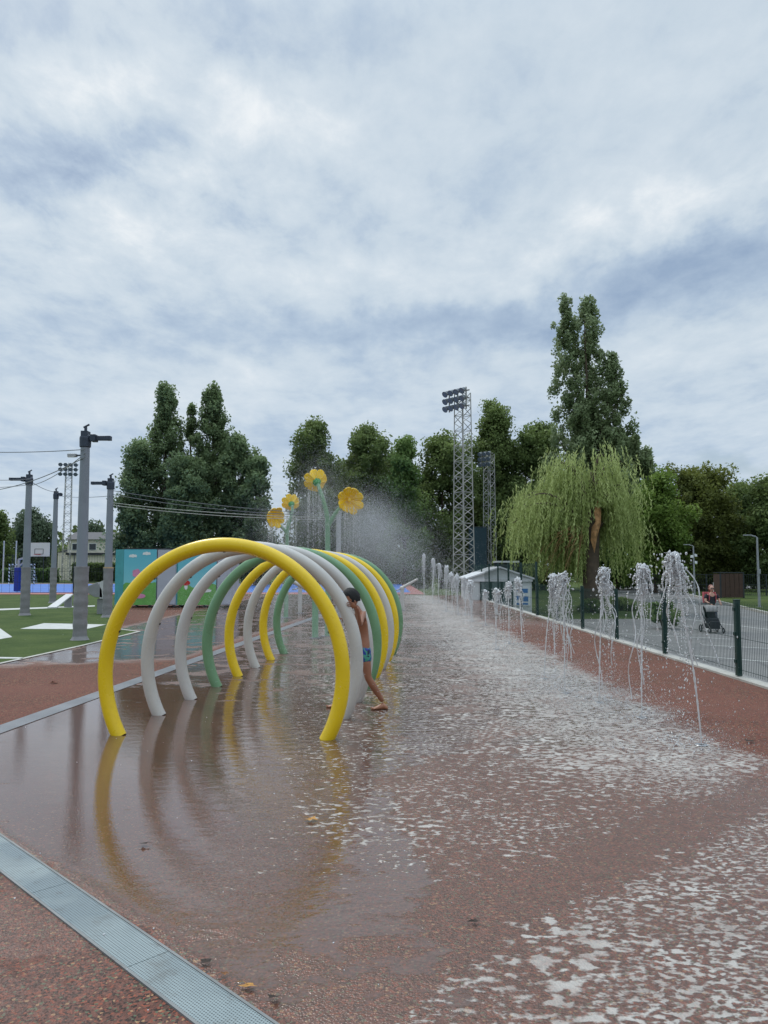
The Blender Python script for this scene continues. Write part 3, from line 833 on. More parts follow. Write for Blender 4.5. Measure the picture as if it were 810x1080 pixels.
# ------------------------------------------------------------------ water cannon stands and grey mast behind the hoops
def cannon(px, py_base, Y, rz, label, post_mat, h=1.0):
    b0 = ground(px, py_base); b0 = Vector(((px - 405) / FOC * Y, Y, 0))
    t = thing('water_cannon', label, 'water cannon', b0, rz, 'water cannons on the pad')
    MB().tube([(0, 0, 0), (0, 0, h * .95)], 0.075, 14).build('post', M[post_mat], t, smooth=True)
    MB().lathe([(0.075, 0), (0.13, 0), (0.13, 0.02), (0.075, 0.025)], (0, 0, 0), 16).build('base_plate', M['steel'], t)
    MB().tube([(.02, 0, h), (-.18, 0, h + .12), (-.62, 0, h + .36)], [.06, .05, .04], 12).build('barrel', M['hoopgrey'], t, smooth=True)
    MB().ball((0, 0, h), .095, 14, 8).build('swivel', M['hoopgrey'], t, smooth=True)
    MB().tube([(.08, 0, h - .03), (.28, 0, h - .1), (.3, .12, h - .1)], .022, 8).build('handle', M['steel'], t, smooth=True)
    return t
cannon(333, 672, 18.0, 0.15, 'green post water cannon with a pale barrel seen through the hoops', 'stemgreen', 1.0)
cannon(317, 646, 28.0, 2.4, 'pale grey water cannon farther back seen through the hoops', 'hoopgrey', 0.95)
cannon(424, 640, 30.0, 2.9, 'grey water cannon showing just past the right side of the last hoop', 'hoopgrey', 0.85)
pm_ = at(357, 600, 24.0); pm_.z = 0
t = thing('cable_post', 'plain grey post behind the nearer water flowers where the cables end', 'post', pm_)
ph_ = at(357, 540, 24.0).z
MB().tube([(0, 0, 0), (0, 0, ph_)], [.09, .075], 14).build('shaft', M['mist_grey'], t, smooth=True)
MB().lathe([(0.0, .03), (.06, .025), (.085, 0), (.085, -.06)], (0, 0, ph_), 14).build('cap', M['steel'], t, smooth=True)

# ------------------------------------------------------------------ rope course poles
M['polegrey'] = paint('grey painted pole', s2l(132, 138, 148), 0.5, 0.08, 2, dirt=(s2l(104, 108, 116), 0.4))
M['padding'] = paint('grey wrapped padding', s2l(136, 134, 136), 0.7, 0.12, 5, bump=0.8, bscale=22, dirt=(s2l(108, 104, 104), 0.6))
M['darkmetal'] = paint('dark clamp metal', s2l(58, 66, 80), 0.45, 0.15, 8, metal=0.3)
M['strap'] = paint('tan strap', s2l(190, 160, 120), 0.7, 0.1, 10)
def pole(px, py_base, py_top, arm_dir, arm_len, label, extra=None):
    b0 = ground(px, py_base); Y = b0.y
    H = CAM_H + (600 - py_top) * Y / FOC
    t = thing('course_pole', label, 'pole', b0, 0, 'poles of the rope course')
    MB().tube([(0, 0, 1.55), (0, 0, 3), (0, 0, H - .12)], [.125, .115, .098], 18).build('shaft', M['polegrey'], t, smooth=True)
    pts = [(0, 0, .05 + 1.6 * i / 24) for i in range(25)]
    MB().tube(pts, [.155 + .006 * math.sin(i * 1.7) + random.uniform(-.003, .004) for i in range(25)], 18).build('padding', M['padding'], t, smooth=True)
    MB().lathe([(.155, .12), (.165, .08), (.20, .02), (.215, .006), (.15, .0)], (0, 0, 0), 10).build('base_skirt', M['padding'], t)
    MB().lathe([(.16, 1.62), (.165, 1.62), (.165, 1.655), (.1, 1.66)], (0, 0, 0), 18).build('strap', M['padding' if extra != 'strap' else 'strap'], t)
    cl = MB().tube([(0, 0, H - .42), (0, 0, H - .40), (0, 0, H - .2), (0, 0, H - .16), (0, 0, H - .15)], [.10, .125, .13, .12, .09], 16)
    cl.box((0, 0, H - .1), (.15, .2, .12)); cl.tube([(0, 0, H - .05), (0, 0, H + .06)], .035, 8); cl.tube([(-.05, 0, H + .05), (.08, .0, H + .12)], .022, 6)
    cl.build('clamp', M['darkmetal'], t)
    am = MB().box((arm_dir * (arm_len / 2 + .05), 0, H - .2), (arm_len, .11, .10))
    am.box((arm_dir * (arm_len + .02), 0, H - .2), (.1, .14, .1)); am.box((arm_dir * .2, 0, H - .2), (.12, .2, .16))
    am.build('arm', M['darkmetal'], t, bevel=.008)
    return t, b0, H
P1 = pole(84, 675, 452, 1, .52, 'tallest looking rope course pole, nearest, with its arm to the right')
P2 = pole(26, 649, 499, -1, .62, 'rope course pole at far left with its arm pointing left')
P3 = pole(55.5, 636, 517, 1, .22, 'farthest rope course pole with a short stub arm')
P4 = pole(113, 651, 503, -1, .58, 'rope course pole beside the painted cabins with a tan strap', 'strap')
lm = thing('spotlight', 'small grey spotlight on the left of the nearest rope course pole', 'spotlight', P1[1] + Vector((-.12, -.02, P1[2] - .62)))
MB().box((-.16, 0, .02), (.2, .12, .07)).build('housing', M['mist_grey'], lm, bevel=.01)
MB().tube([(.02, 0, .02), (-.07, 0, .02)], .02, 6).build('bracket', M['darkmetal'], lm)
MB().box((-.17, -.03, -.022), (.16, .06, .012)).build('lens', M['white_plastic'], lm)

M['cable'] = paint('steel cable', s2l(120, 122, 126), 0.5, 0.1, 3)
M['cable_pale'] = paint('pale rope', s2l(190, 190, 184), 0.7, 0.1, 3)
def cable(a, b, sag, r, mat, label, group):
    a, b = Vector(a), Vector(b); pts = []
    for i in range(21):
        f = i / 20; pts.append(a.lerp(b, f) - Vector((0, 0, sag * 4 * f * (1 - f))))
    o = MB().tube(pts, r, 6).build('cable', M[mat], None, smooth=True, off=a); o.location = a
    tag(o, label, 'cable', group)
e4, e5 = P4[1], pm_
for (z0, y1, sg, mt) in ((517, 542.5, .12, 'cable'), (521, 544, .16, 'cable'), (530, 546, .10, 'cable_pale'), (532.5, 548, .12, 'cable_pale')):
    a = at(116, z0, e4.y); bb = at(357, y1, 24.0)
    cable(a, bb, sg, .011, mt, 'pale rope strung from the strapped pole across the trees' if mt == 'cable_pale' else 'thin dark cable strung from the strapped pole across the trees', 'cables running right from the strapped pole')
far = [(P2[1], P2[2])]
for (xa, ya, Ya, xb, yb, Yb, sg) in ((90, 474, 17.3, -90, 472, 22, .10), (90, 478, 17.3, 33, 512, 26.5, .12), (90, 482, 17.3, -90, 508, 24, .55), (62, 519, 36, 33, 508, 26.5, .1), (33, 505, 26.5, -90, 494, 20, .15), (33, 511, 26.5, -90, 511, 24, .12), (62, 523, 36, 116, 523, 25.5, .06)):
    cable(at(xa, ya, Ya), at(xb, yb, Yb), sg, .010, 'cable', 'thin dark cable strung between the rope course poles on the left', 'cables of the rope course')

# ------------------------------------------------------------------ painted cabins
def sky_paint():
    m, n, b = material('painted mural sky')
    z = n.xyz(n.pos())[2]; f = n.noise(n.pos(), 3, 4)
    c = n.mix(n.step(n.add(z, n.mul(f, .4)), .6, 2.6), s2l(136, 206, 216), s2l(98, 186, 206)); n.put(b.inputs['Base Color'], c)
    b.inputs['Roughness'].default_value = 0.5
    return m
M['mural_sky'] = sky_paint()
M['mural_side'] = paint('teal cabin side', s2l(72, 156, 164), 0.55, 0.1, 2, dirt=(s2l(34, 108, 118), .5))
M['mural_green'] = paint('mural grass paint', s2l(106, 168, 84), 0.55, 0.14, 3)
M['mural_dgreen'] = paint('mural dark grass paint', s2l(48, 120, 70), 0.55, 0.14, 3)
M['mural_white'] = paint('mural white paint', s2l(226, 230, 230), 0.5, 0.04, 3)
M['mural_pink'] = paint('mural pink paint', s2l(214, 140, 176), 0.5, 0.1, 5)
M['mural_red'] = paint('mural red paint', s2l(190, 44, 40), 0.5, 0.1, 5)
M['cabin_grey'] = paint('pale grey cabin panel', s2l(176, 180, 192), 0.5, 0.06, 1.5, dirt=(s2l(150, 154, 164), .4))
M['dark'] = paint('dark trim', s2l(44, 46, 50), 0.5, 0.1, 5)
def blob_outline(cx, z, rx, rz_, y, npts=18, k_=0.0, lobes=3):
    return [(cx + rx * math.cos(a) * (1 + k_ * math.sin(a * lobes)), y, z + rz_ * math.sin(a) * (1 + k_ * math.sin(a * lobes))) for a in [2 * PI * i / npts for i in range(npts)]]
def cabin(x0, x1, xg, Y, z0, z1, label, deep, motif):
    t = thing('painted_cabin', label, 'cabin', (x0, Y, 0), 0, None)
    W = xg - x0; wf = x1 - x0; H = z1
    MB().box((W / 2, deep / 2 + .02, (z0 + H) / 2), (W, deep, H - z0)).build('body', M['cabin_grey'], t, bevel=.012)
    MB().prism([(-.43, .26), (0, 0.001), (0, .3), (-.40, .5)], z0 + .01, H - .01).build('side_panel', M['mural_side'], t)
    sp = MB().box((wf / 2, .008, (z0 + H) / 2), (wf - .02, .02, H - z0 - .02)).build('mural', M['mural_sky'], t)
    hill = [(0.012, -.003, z0 + .012)] + [(0.012 + (wf - .024) * i / 16, -.003, z0 + .85 + .10 * math.sin(i * .55 + motif) + .03 * math.sin(i * 1.7)) for i in range(17)] + [(wf - .012, -.003, z0 + .012)]
    MB().extrude(hill, (0, .004, 0)).build('painted_hill', M['mural_green'], sp)
    if motif == 0:
        for cx, cz in ((.38, z1 - .28), (.95, z1 - .18)):
            c_ = MB()
            for dx_, r_ in ((-.1, .06), (0, .09), (.1, .065)): c_.extrude(blob_outline(cx + dx_, cz, r_, r_ * .8, -.006 - .0012 * (dx_ + .2), 14), (0, .003, 0))
            c_.extrude([(cx - .17, -.0085, cz - .055), (cx + .17, -.0085, cz - .055), (cx + .15, -.0085, cz - .01), (cx - .15, -.0085, cz - .01)], (0, .003, 0))
            c_.build('painted_cloud', M['mural_white'], sp)
        MB().extrude(blob_outline(.68, z0 + .38, .26, .10, -.009), (0, .003, 0)).build('painted_puddle', M['mural_pink'], sp)
        f_ = MB()
        for i in range(5):
            a = 2 * PI * i / 5; f_.extrude(blob_outline(.55 + .1 * math.cos(a), z0 + 1.32 + .1 * math.sin(a), .09, .09, -.006 - .001 * i, 12), (0, .003, 0))
        f_.build('painted_flower', M['mural_pink'], sp)
        MB().extrude([(.66, -.006, z0 + .42), (.69, -.006, z0 + .42), (.60, -.006, z0 + 1.2), (.58, -.006, z0 + 1.2)], (0, .003, 0)).build('painted_stalk', M['mural_dgreen'], sp)
    else:
        MB().extrude(blob_outline(.36, z0 + .92, .17, .11, -.009), (0, .003, 0)).build('painted_mushroom_cap', M['mural_red'], sp)
        MB().extrude(blob_outline(.36, z0 + .76, .07, .12, -.006), (0, .003, 0)).build('painted_mushroom_stalk', M['mural_white'], sp)
        MB().extrude(blob_outline(1.18, z0 + .60, .24, .07, -.009), (0, .003, 0)).build('painted_stone', M['mural_white'], sp)
        MB().extrude([(1.14, -.006, z0 + .62), (1.18, -.006, z0 + .62), (1.2, -.006, z0 + 1.0), (1.16, -.006, z0 + 1.0)], (0, .003, 0)).build('painted_stalk', M['dark'], sp)
        c_ = MB()
        for dx_, r_ in ((-.1, .05), (0, .08), (.1, .06)): c_.extrude(blob_outline(1.1 + dx_, z1 - .35, r_, r_ * .8, -.006 - .0012 * (dx_ + .2), 14), (0, .003, 0))
        c_.build('painted_cloud', M['mural_white'], sp)
    dw = W - wf
    if dw > .2:
        MB().box((wf + dw / 2, .006, (z0 + H) / 2), (dw - .06, .02, H - z0 - .08)).build('door', M['cabin_grey'], t)
        MB().box((wf + .02, .0, (z0 + H) / 2), (.02, .02, H - z0 - .06)).build('door_frame', M['dark'], t)
    MB().box((W / 2, deep / 2 + .02, H + .02), (W + .06, deep + .06, .04)).build('roof', M['dark'], t)
    for lx_ in (.1, W * .5, W - .1):
        for ly in (.12, deep - .08): MB().box((lx_, ly, z0 / 2), (.1, .1, z0)).build('foot', M['dark'], t)
K = 32 / FOC
cabin((131 - 405) * K, (166 - 405) * K, (186.5 - 405) * K, 32, .1, 2.42, 'left teal cabin painted with clouds and a pink puddle', 1.6, 0)
cabin((188 - 405) * K, (229 - 405) * K, (245 - 405) * K, 32, .1, 2.36, 'right teal cabin painted with a red mushroom on green', 1.6, 1)

# ------------------------------------------------------------------ playground bits on the turf
M['blockgrey'] = paint('grey play block', s2l(140, 142, 144), 0.7, 0.1, 3, dirt=(s2l(108, 110, 112), .5))
M['blockpale'] = paint('pale play panel', s2l(196, 198, 198), 0.6, 0.06, 3, dirt=(s2l(160, 160, 158), .5))
p = ground(101, 648)
t = thing('climbing_block', 'grey angular climbing block with slanted seat beside the strapped pole', 'climbing block', p)
sc_ = p.y / FOC
def Lp(px, py): return ((px - 101) * sc_, 0, (648 - py) * sc_)
MB().extrude([Lp(92, 618), Lp(102, 614.5), Lp(107, 622), Lp(108, 631), Lp(99, 630), Lp(92, 626)], (0, .9, 0)).build('slanted_seat', M['blockgrey'], t, bevel=.02)
MB().extrude([Lp(104.5, 631.5), Lp(104.5, 614), Lp(109.5, 612), Lp(109.5, 631.5)], (.0, .06, 0)).build('side_panel', M['blockpale'], t)
MB().box((.12, .45, .27), (.26, .7, .55)).build('pedestal', M['blockgrey'], t, bevel=.02)
p = ground(62, 641)
t = thing('ramp', 'white slanted ramp panel standing on the turf between the poles', 'ramp', p)
kk = p.y / FOC
MB().extrude([(-6.5 * kk, -.5, 0.0), (3 * kk, -.5, 0.0), (9.5 * kk, .5, .50), (2 * kk, .5, .50)], (0, 0, .05)).build('deck', M['blockpale'], t)
MB().box((5 * kk, .45, .25), (.3, .08, .5)).build('support', M['blockgrey'], t)

# basketball stand
M['bluepad'] = paint('blue padding', s2l(34, 50, 132), 0.5, 0.1, 3)
M['board'] = paint('white backboard', s2l(206, 210, 208), 0.4, 0.04, 2)
p = Vector(((20 - 405) / FOC * 55, 55, 0.016)); q = 55 / FOC
t = thing('basketball_stand', 'blue padded basketball stand with white backboard on the blue court', 'basketball stand', p)
MB().box((0, 0, .85), (.36, .4, 1.68)).build('padding', M['bluepad'], t, bevel=.03)
MB().bar((0, 0.1, 1.6), (0, .1, 2.3), .14).bar((0, .1, 2.25), (1.0, -.1, 2.55), .13).bar((0, .1, 1.7), (.75, -.06, 2.45), .08).build('arm', M['mist_grey'], t)
bd = MB().box((23 * q, -.2, (600 - 580) * q + 1.6), (1.5, .05, .98)).build('backboard', M['board'], t)
fr = MB()
for dx_ in (-.3, .3): fr.box((23 * q + dx_, -.23, 2.82), (.03, .01, .38))
for dz_ in (2.64, 3.0): fr.box((23 * q, -.2315, dz_), (.57, .008, .03))
fr.build('target_square', M['dark'], bd)
MB().tube([(23 * q + .22 * math.cos(a), -.48 + .22 * math.sin(a), 2.6) for a in [2 * PI * i / 16 for i in range(16)]], .015, 6, closed=True).build('ring', M['mural_red'], bd)
# handball goal with striped posts
def stripes():
    m, n, b = material('black and white post stripes')
    x, y, z = n.xyz(n.obj()); f = n.m('FRACT', n.mul(n.add(z, n.mul(x, 1.0)), 2.6)); n.put(b.inputs['Base Color'], n.mix(n.step(f, .48, .52), s2l(220, 220, 220), s2l(40, 40, 44)))
    return m
M['stripes'] = stripes()
p = Vector(((11 - 405) / FOC * 80, 80, 0.016))
t = thing('handball_goal', 'handball goal with black and white striped posts on the blue court', 'goal')
t.location = p
for x_ in (0, 2.6): MB().box((x_, 0, 1.0), (.1, .1, 2.0)).build('post', M['stripes'], t)
MB().box((1.3, 0, 2.05), (2.7, .1, .1)).build('crossbar', M['stripes'], t)
nm_ = MB()
for i in range(14): nm_.tube([(.05 + i * .19, .05, 2.0), (.05 + i * .19, .9, .02)], .012, 4)
for i in range(8): nm_.tube([(.05, .1 + .11 * i, 1.9 - .24 * i), (2.55, .1 + .11 * i, 1.9 - .24 * i)], .012, 4)
nm_.build('net', M['cable_pale'], t)

# low mesh fence in front of and around the blue court
M['fencedark'] = paint('dark fence steel', s2l(38, 46, 52), 0.5, 0.1, 5)
M['fencegreen'] = paint('dark green fence coating', s2l(16, 52, 46), 0.45, 0.1, 5)
def wire_panel(w, h, z0, step=.05, wire=.0022, rails=(0.05, .5, .95)):
    mb = MB(); nx = int(w / step)
    for i in range(nx + 1): mb.bar((0, i * w / nx, z0), (0, i * w / nx, z0 + h), wire * 2)
    for r in rails: mb.bar((.006, 0, z0 + h * r), (.006, w, z0 + h * r), wire * 2.6)
    return mb
# right hand fence along the kerb
posts_y = [8.45 + 2.96 * i for i in range(-2, 7)]
t = thing('mesh_fence', 'low dark green wire mesh fence on the kerb beside the car park', 'fence', (FENCE_X, 0, .03))
pbm = None
for y in posts_y:
    pm2 = MB().box((0, 0, .56), (.075, .075, 1.1)); pm2.box((0, 0, 1.115), (.085, .085, .015))
    for z_ in (.22, .62, .98): pm2.box((-.045, 0, z_), (.02, .05, .05))
    if pbm is None:
        pbm = pm2.build('post', M['fencegreen'], t, bevel=.004); o = pbm
    else:
        o = pbm.copy(); C.objects.link(o)
    o.location = (0, y, 0)
pw = wire_panel(2.96 - .09, 1.02, .05)
pan = None
for y in posts_y[:-1]:
    if pan is None: pan = pw.build('panel', M['fencegreen'], t, recalc=False); o = pan
    else: o = pan.copy(); C.objects.link(o)
    o.location = (0, y + .045, 0)
# taller mesh fence from the corner on
t = thing('tall_mesh_fence', 'tall dark green mesh fence in front of the white kiosk', 'fence', (FENCE_X, 0, .03))
y0_ = posts_y[-1] + .12
pbm = pan = None
for i in range(7):
    if pbm is None: pbm = MB().box((0, 0, .9), (.07, .07, 1.8)).box((0, 0, 1.81), (.08, .08, .015)).build('post', M['fencegreen'], t); o = pbm
    else: o = pbm.copy(); C.objects.link(o)
    o.location = (0, y0_ + i * 2.96, 0)
    if i == 6: break
    if pan is None: pan = wire_panel(2.96 - .09, 1.72, .05, .1, .0028, (.03, .3, .6, .97)).build('panel', M['fencegreen'], t, recalc=False); o = pan
    else: o = pan.copy(); C.objects.link(o)
    o.location = (0, y0_ + i * 2.96 + .045, 0)
# fence behind the turf at the left
def post_fence(name, a, b, nseg, h, z0, label, mat, wire=.012, step=.35):
    a, b = Vector(a), Vector(b)
    t = thing(name, label, 'fence', a)
    d = b - a
    for i in range(nseg + 1): q = d * (i / nseg); MB().box((q.x, q.y, h / 2), (.07, .07, h)).build('post', M[mat], t)
    mb = MB(); L_ = d.length; nv = int(L_ / step)
    for i in range(nv + 1): q = d * (i / nv); mb.bar((q.x, q.y, .06), (q.x, q.y, h - .03), wire)
    for z_ in (.08, h * .5, h - .05): mb.bar((0, 0, z_), (d.x, d.y, d.z + z_), wire * 2)
    mb.build('bars', M[mat], t, recalc=False)
    return t
post_fence('court_fence', (-46, 49.5, 0), (-17, 49.5, 0), 10, 1.5, 0, 'dark steel fence along the near side of the blue court', 'fencedark', .010, .5)
post_fence('court_fence', (-62, 86, 0), (-14, 86, 0), 14, 3.2, 0, 'tall dark fence along the back of the blue court', 'fencedark', .014, .3)
post_fence('bar_fence', (24, 70, LOW), (52, 62, LOW), 12, 1.9, LOW, 'black steel bar fence along the verge under the right hand trees', 'fencedark', .02, .16)
for px_, lab in ((4.5, 'thin pale mast at the left edge beyond the blue court'), (17.5, 'thin pale mast beside the blue padded basketball stand')):
    o = MB().tube([(0, 0, 0), (0, 0, 4.6)], [.09, .07], 8).ball((0, 0, 4.6), .09, 8, 5).build('court_mast', M['blockpale'], None, smooth=True)
    o.location = ((px_ - 405) / FOC * 84.8, 84.8, 0); tag(o, lab, 'mast')

# ------------------------------------------------------------------ house far left
M['render'] = paint('cream render', s2l(222, 216, 198), 0.85, 0.06, .6, dirt=(s2l(170, 160, 138), .4))
M['roof'] = paint('grey roof tiles', s2l(86, 86, 90), 0.8, 0.15, 2, bump=.5, bscale=6)
M['glassdark'] = paint('dark window glass', s2l(44, 52, 58), 0.12, 0.1, 2)
Yh = 110; q = Yh / FOC
t = thing('house', 'cream two storey house with grey roof behind the rope course poles', 'house', ((98 - 405) * q, Yh, 0))
MB().box((0, 3.5, 2.9), (7.2, 7, 5.8)).build('wall', M['render'], t)
MB().box((-4.3, 4.5, 2.0), (3, 5, 4.0)).build('wing', M['render'], t)
MB().extrude([(-5.9, 1.9, 4.0), (-2.6, 1.9, 4.0), (-2.7, 1.9, 4.9)], (0, 5.2, 0)).build('wing_roof', M['roof'], t)
MB().extrude([(-3.9, -.4, 5.8), (-3.9, 7.4, 5.8), (-3.9, 3.5, 7.0)], (7.8, 0, 0)).build('roof', M['roof'], t)
MB().box((0, -.18, 3.75), (7.4, .36, .28)).build('balcony_band', M['dark'], t)
for x_ in (-2.4, 0, 2.4):
    for z_ in (1.4, 4.75):
        wd = MB().box((x_, -.03, z_), (1.1, .06, 1.0)).build('window', M['mural_white'], t)
        MB().box((x_, -.07, z_), (.94, .03, .84)).build('pane', M['glassdark'], wd)

# ------------------------------------------------------------------ floodlight masts
M['galv'] = paint('galvanised lattice', s2l(166, 166, 162), 0.5, 0.12, 1.5, metal=.2)
M['lampgrey'] = paint('floodlight housing', s2l(112, 118, 124), 0.45, 0.2, 4)
M['lampglass'] = paint('floodlight glass', s2l(120, 128, 134), 0.15, 0.05, 4)
def mast(px, Y, py_top, wbase, wtop, label, zb, rz, sections, lamps):
    q = Y / FOC; H = CAM_H + (600 - py_top) * q - zb
    t = thing('floodlight_mast', label, 'floodlight mast', ((px - 405) * q, Y, zb), rz)
    mb = MB(); Hl = H - .2
    cs = lambda z: wbase + (wtop - wbase) * z / Hl
    th = .062 * wbase
    for sx, sy in ((-1, -1), (1, -1), (1, 1), (-1, 1)):
        mb.bar((sx * wbase / 2, sy * wbase / 2, 0), (sx * wtop / 2, sy * wtop / 2, Hl), th)
    for i in range(sections):
        z0_, z1_ = Hl * i / sections, Hl * (i + 1) / sections; a, b = cs(z0_) / 2, cs(z1_) / 2
        for kx in range(4):
            A = [(-1, -1), (1, -1), (1, 1), (-1, 1)]; s0, s1 = A[kx], A[(kx + 1) % 4]
            if i % 2: s0, s1 = s1, s0
            mb.bar((s0[0] * a, s0[1] * a, z0_), (s1[0] * b, s1[1] * b, z1_), th * .55)
            if i % 2 == 0: mb.bar((s0[0] * b, s0[1] * b, z1_), (s1[0] * b, s1[1] * b, z1_), th * .5)
    mb.build('lattice', M['galv'], t, recalc=False)
    rows, cols, pitch = lamps
    fr_ = MB()
    wdt = pitch * (cols - 1)
    for r in range(rows): fr_.bar((-wdt / 2 - .3, -wtop / 2 - .12, H - .25 - r * pitch), (wdt / 2 + .3, -wtop / 2 - .12, H - .25 - r * pitch), .07)
    for x_ in (-wdt / 2, wdt / 2, 0): fr_.bar((x_, -wtop / 2 - .1, H - .25 - (rows - 1) * pitch - .2), (x_, -wtop / 2 - .1, H), .07)
    fr_.build('lamp_frame', M['galv'], t, recalc=False)
    for r in range(rows):
        for c_ in range(cols):
            x_ = -wdt / 2 + c_ * pitch; z_ = H - .25 - r * pitch
            Rm = Matrix.Rotation(math.radians(125), 3, 'X')
            hd = MB().lathe([(0, -.20), (.12, -.18), (.26 * pitch / .7, .1), (.31 * pitch / .7, .14), (.29 * pitch / .7, .15)], (x_, -wtop / 2 - .42, z_), 14, Rm).build('floodlight', M['lampgrey'], t, smooth=True)
            MB().lathe([(0, .145), (.28 * pitch / .7, .142)], (x_, -wtop / 2 - .42, z_), 14, Rm).build('lens', M['lampglass'], hd)
    return t
mast(489, 50, 409, 1.0, .74, 'tall nearer lattice floodlight mast beside the white kiosk', 0, -0.85, 26, (3, 4, .50))
mast(516.5, 80, 476, 1.0, .8, 'shorter looking lattice floodlight mast behind the white kiosk', -.8, -0.75, 24, (3, 3, .55))
mast(70.5, 100, 488, .95, .72, 'lattice floodlight mast far left behind the rope course poles', 0, 0.25, 26, (3, 4, .62))

# dark screen between the masts
M['screen'] = paint('dark blue green screen net', s2l(34, 58, 66), 0.8, 0.12, 1.2, bump=.3)
q = 78 / FOC
t = thing('screen_net', 'dark blue green screen hanging upright between the two right masts', 'screen', ((504 - 405) * q, 78, -.8))
MB().box((0, 0, 3.4), (1.75, .04, 6.4)).build('net', M['screen'], t)
MB().bar((-.9, 0, 0), (-.9, 0, 6.7), .08).bar((.9, 0, 0), (.9, 0, 6.7), .08).bar((-.9, 0, 6.65), (.9, 0, 6.65), .07).bar((-.9, 0, .2), (.9, 0, .2), .07).build('frame', M['fencedark'], t)

# ------------------------------------------------------------------ white kiosk
M['kioskwhite'] = paint('white kiosk panel', s2l(206, 210, 210), 0.5, 0.04, 1.5, dirt=(s2l(176, 182, 182), .4))
M['kioskroof'] = paint('white kiosk roof sheet', s2l(214, 216, 218), 0.45, 0.04, 1.5, dirt=(s2l(176, 180, 182), .4))
M['kioskglass'] = paint('kiosk window', s2l(110, 126, 126), 0.1, 0.1, 1)
M['posterblue'] = paint('blue poster print', s2l(58, 116, 176), 0.4, 0.2, 7)
Yk = 40; q = Yk / FOC; kx0, kx1 = (494 - 405) * q, (560 - 405) * q; W = kx1 - kx0; zb = LOW
ze, zp = 1.6 - 10 * q - zb, 1.6 + 1.5 * q - zb
t = thing('kiosk', 'white gable roofed kiosk with dark framed windows behind the tall fence', 'kiosk', (kx0, Yk, zb))
MB().extrude([(0, 0, 0), (W, 0, 0), (W, 0, ze), (W / 2, 0, zp - .05), (0, 0, ze)], (0, 4.0, 0)).build('wall', M['kioskwhite'], t)
rf = MB()
rf.extrude([(-.12, -.15, ze - .05), (W / 2, -.15, zp - .03), (W / 2, -.15, zp + .05), (-.12, -.15, ze + .03)], (0, 4.3, 0))
rf.extrude([(W / 2, -.15, zp - .03), (W + .12, -.15, ze - .05), (W + .12, -.15, ze + .03), (W / 2, -.15, zp + .05)], (0, 4.3, 0))
rf.build('roof', M['kioskroof'], t)
MB().box((W / 2, -.04, ze - .08), (W + .1, .07, .16)).build('fascia', M['kioskroof'], t)
for x_, w_ in ((.86, .5), (1.42, .5), (1.98, .5)):
    wd = MB()
    for dx_ in (-w_ / 2, w_ / 2): wd.box((x_ + dx_, -.03, 1.05), (.07, .08, 1.5))
    for dz_ in (.30, 1.77): wd.box((x_, -.03, dz_), (w_, .08, .07))
    wo = wd.build('window', M['fencegreen'], t)
    MB().box((x_, -.015, 1.04), (w_ - .07, .03, 1.42)).build('pane', M['kioskglass'], wo)
ps = MB().box((W - .52, -.02, .95), (.86, .04, 1.0)).build('poster', M['mural_white'], t)
for (x_, z_, w_, h_) in ((W - .72, 1.2, .22, .14), (W - .36, 1.22, .3, .22), (W - .68, .86, .3, .2), (W - .32, .8, .26, .26), (W - .5, .55, .6, .1)):
    MB().box((x_, -.044, z_), (w_, .008, h_)).build('picture', M['posterblue'], ps, bevel=0)
q = 62 / FOC
t = thing('shed', 'flat roofed dark shed with pale roof edge behind the kiosk', 'shed', ((526 - 405) * q, 62.5, -.8))
MB().box((.8, 1.2, 1.45), (1.5, 2.4, 2.9)).build('wall', M['dark'], t)
MB().box((.8, 1.2, 2.98), (1.8, 2.7, .14)).build('roof', M['blockpale'], t)

# ------------------------------------------------------------------ car park things: street lamps, board, gate
M['lampsteel'] = paint('lamp post galvanised', s2l(150, 154, 158), 0.4, 0.08, 2, metal=.3)
def street_lamp(px, Y, label, extra=False):
    q = Y / FOC
    t = thing('street_lamp', label, 'street lamp', ((px - 405) * q, Y, LOW), 0, 'street lamps round the car park')
    H = 4.35
    MB().tube([(0, 0, 0), (0, 0, 1.2), (0, 0, H - .05), ], [.085, .075, .055], 12).build('post', M['lampsteel'], t, smooth=True)
    MB().box((0, 0, .01), (.3, .3, .03)).build('base_plate', M['lampsteel'], t)
    MB().tube([(0, 0, H - .08), (-.1, 0, H + .0), (-.42, 0, H + .06)], .035, 8).build('arm', M['lampsteel'], t, smooth=True)
    hd = MB().box((-.58, 0, H + .075), (.5, .2, .06)).build('lamp_head', M['lampsteel'], t, bevel=.015)
    MB().box((-.6, 0, H + .042), (.36, .14, .012)).build('lens', M['lampglass'], hd)
    if extra:
        for z_, sx in ((3.5, 1), (2.9, 1), (3.4, -1)):
            MB().box((sx * .16, -.05, z_), (.2, .16, .2)).tube([(0, 0, z_ + .1), (sx * .2, 0, z_ + .1)], .025, 6).build('camera_box', M['mural_white'], t)
    else:
        MB().box((.0, -.08, 2.2), (.16, .12, .3)).build('junction_box', M['lampsteel'], t)
    return t
street_lamp(798.5, 47.5, 'nearest street lamp at the right edge with a flat head to the left')
street_lamp(731, 66, 'street lamp carrying white camera boxes behind the nearest jet', True)
street_lamp(685.5, 84, 'slim street lamp in front of the trees right of the white board')
street_lamp(667, 92, 'slim farthest street lamp just left of the white board')
q = 85 / FOC
t = thing('notice_board', 'white board on two posts at the back of the car park', 'board', ((676 - 405) * q, 85, LOW))
MB().box((0, 0, 1.75), (1.5, .06, 1.7)).build('panel', M['mural_white'], t)
for x_ in (-.6, .6): MB().box((x_, .07, 1.3), (.08, .08, 2.6)).build('post', M['lampsteel'], t)
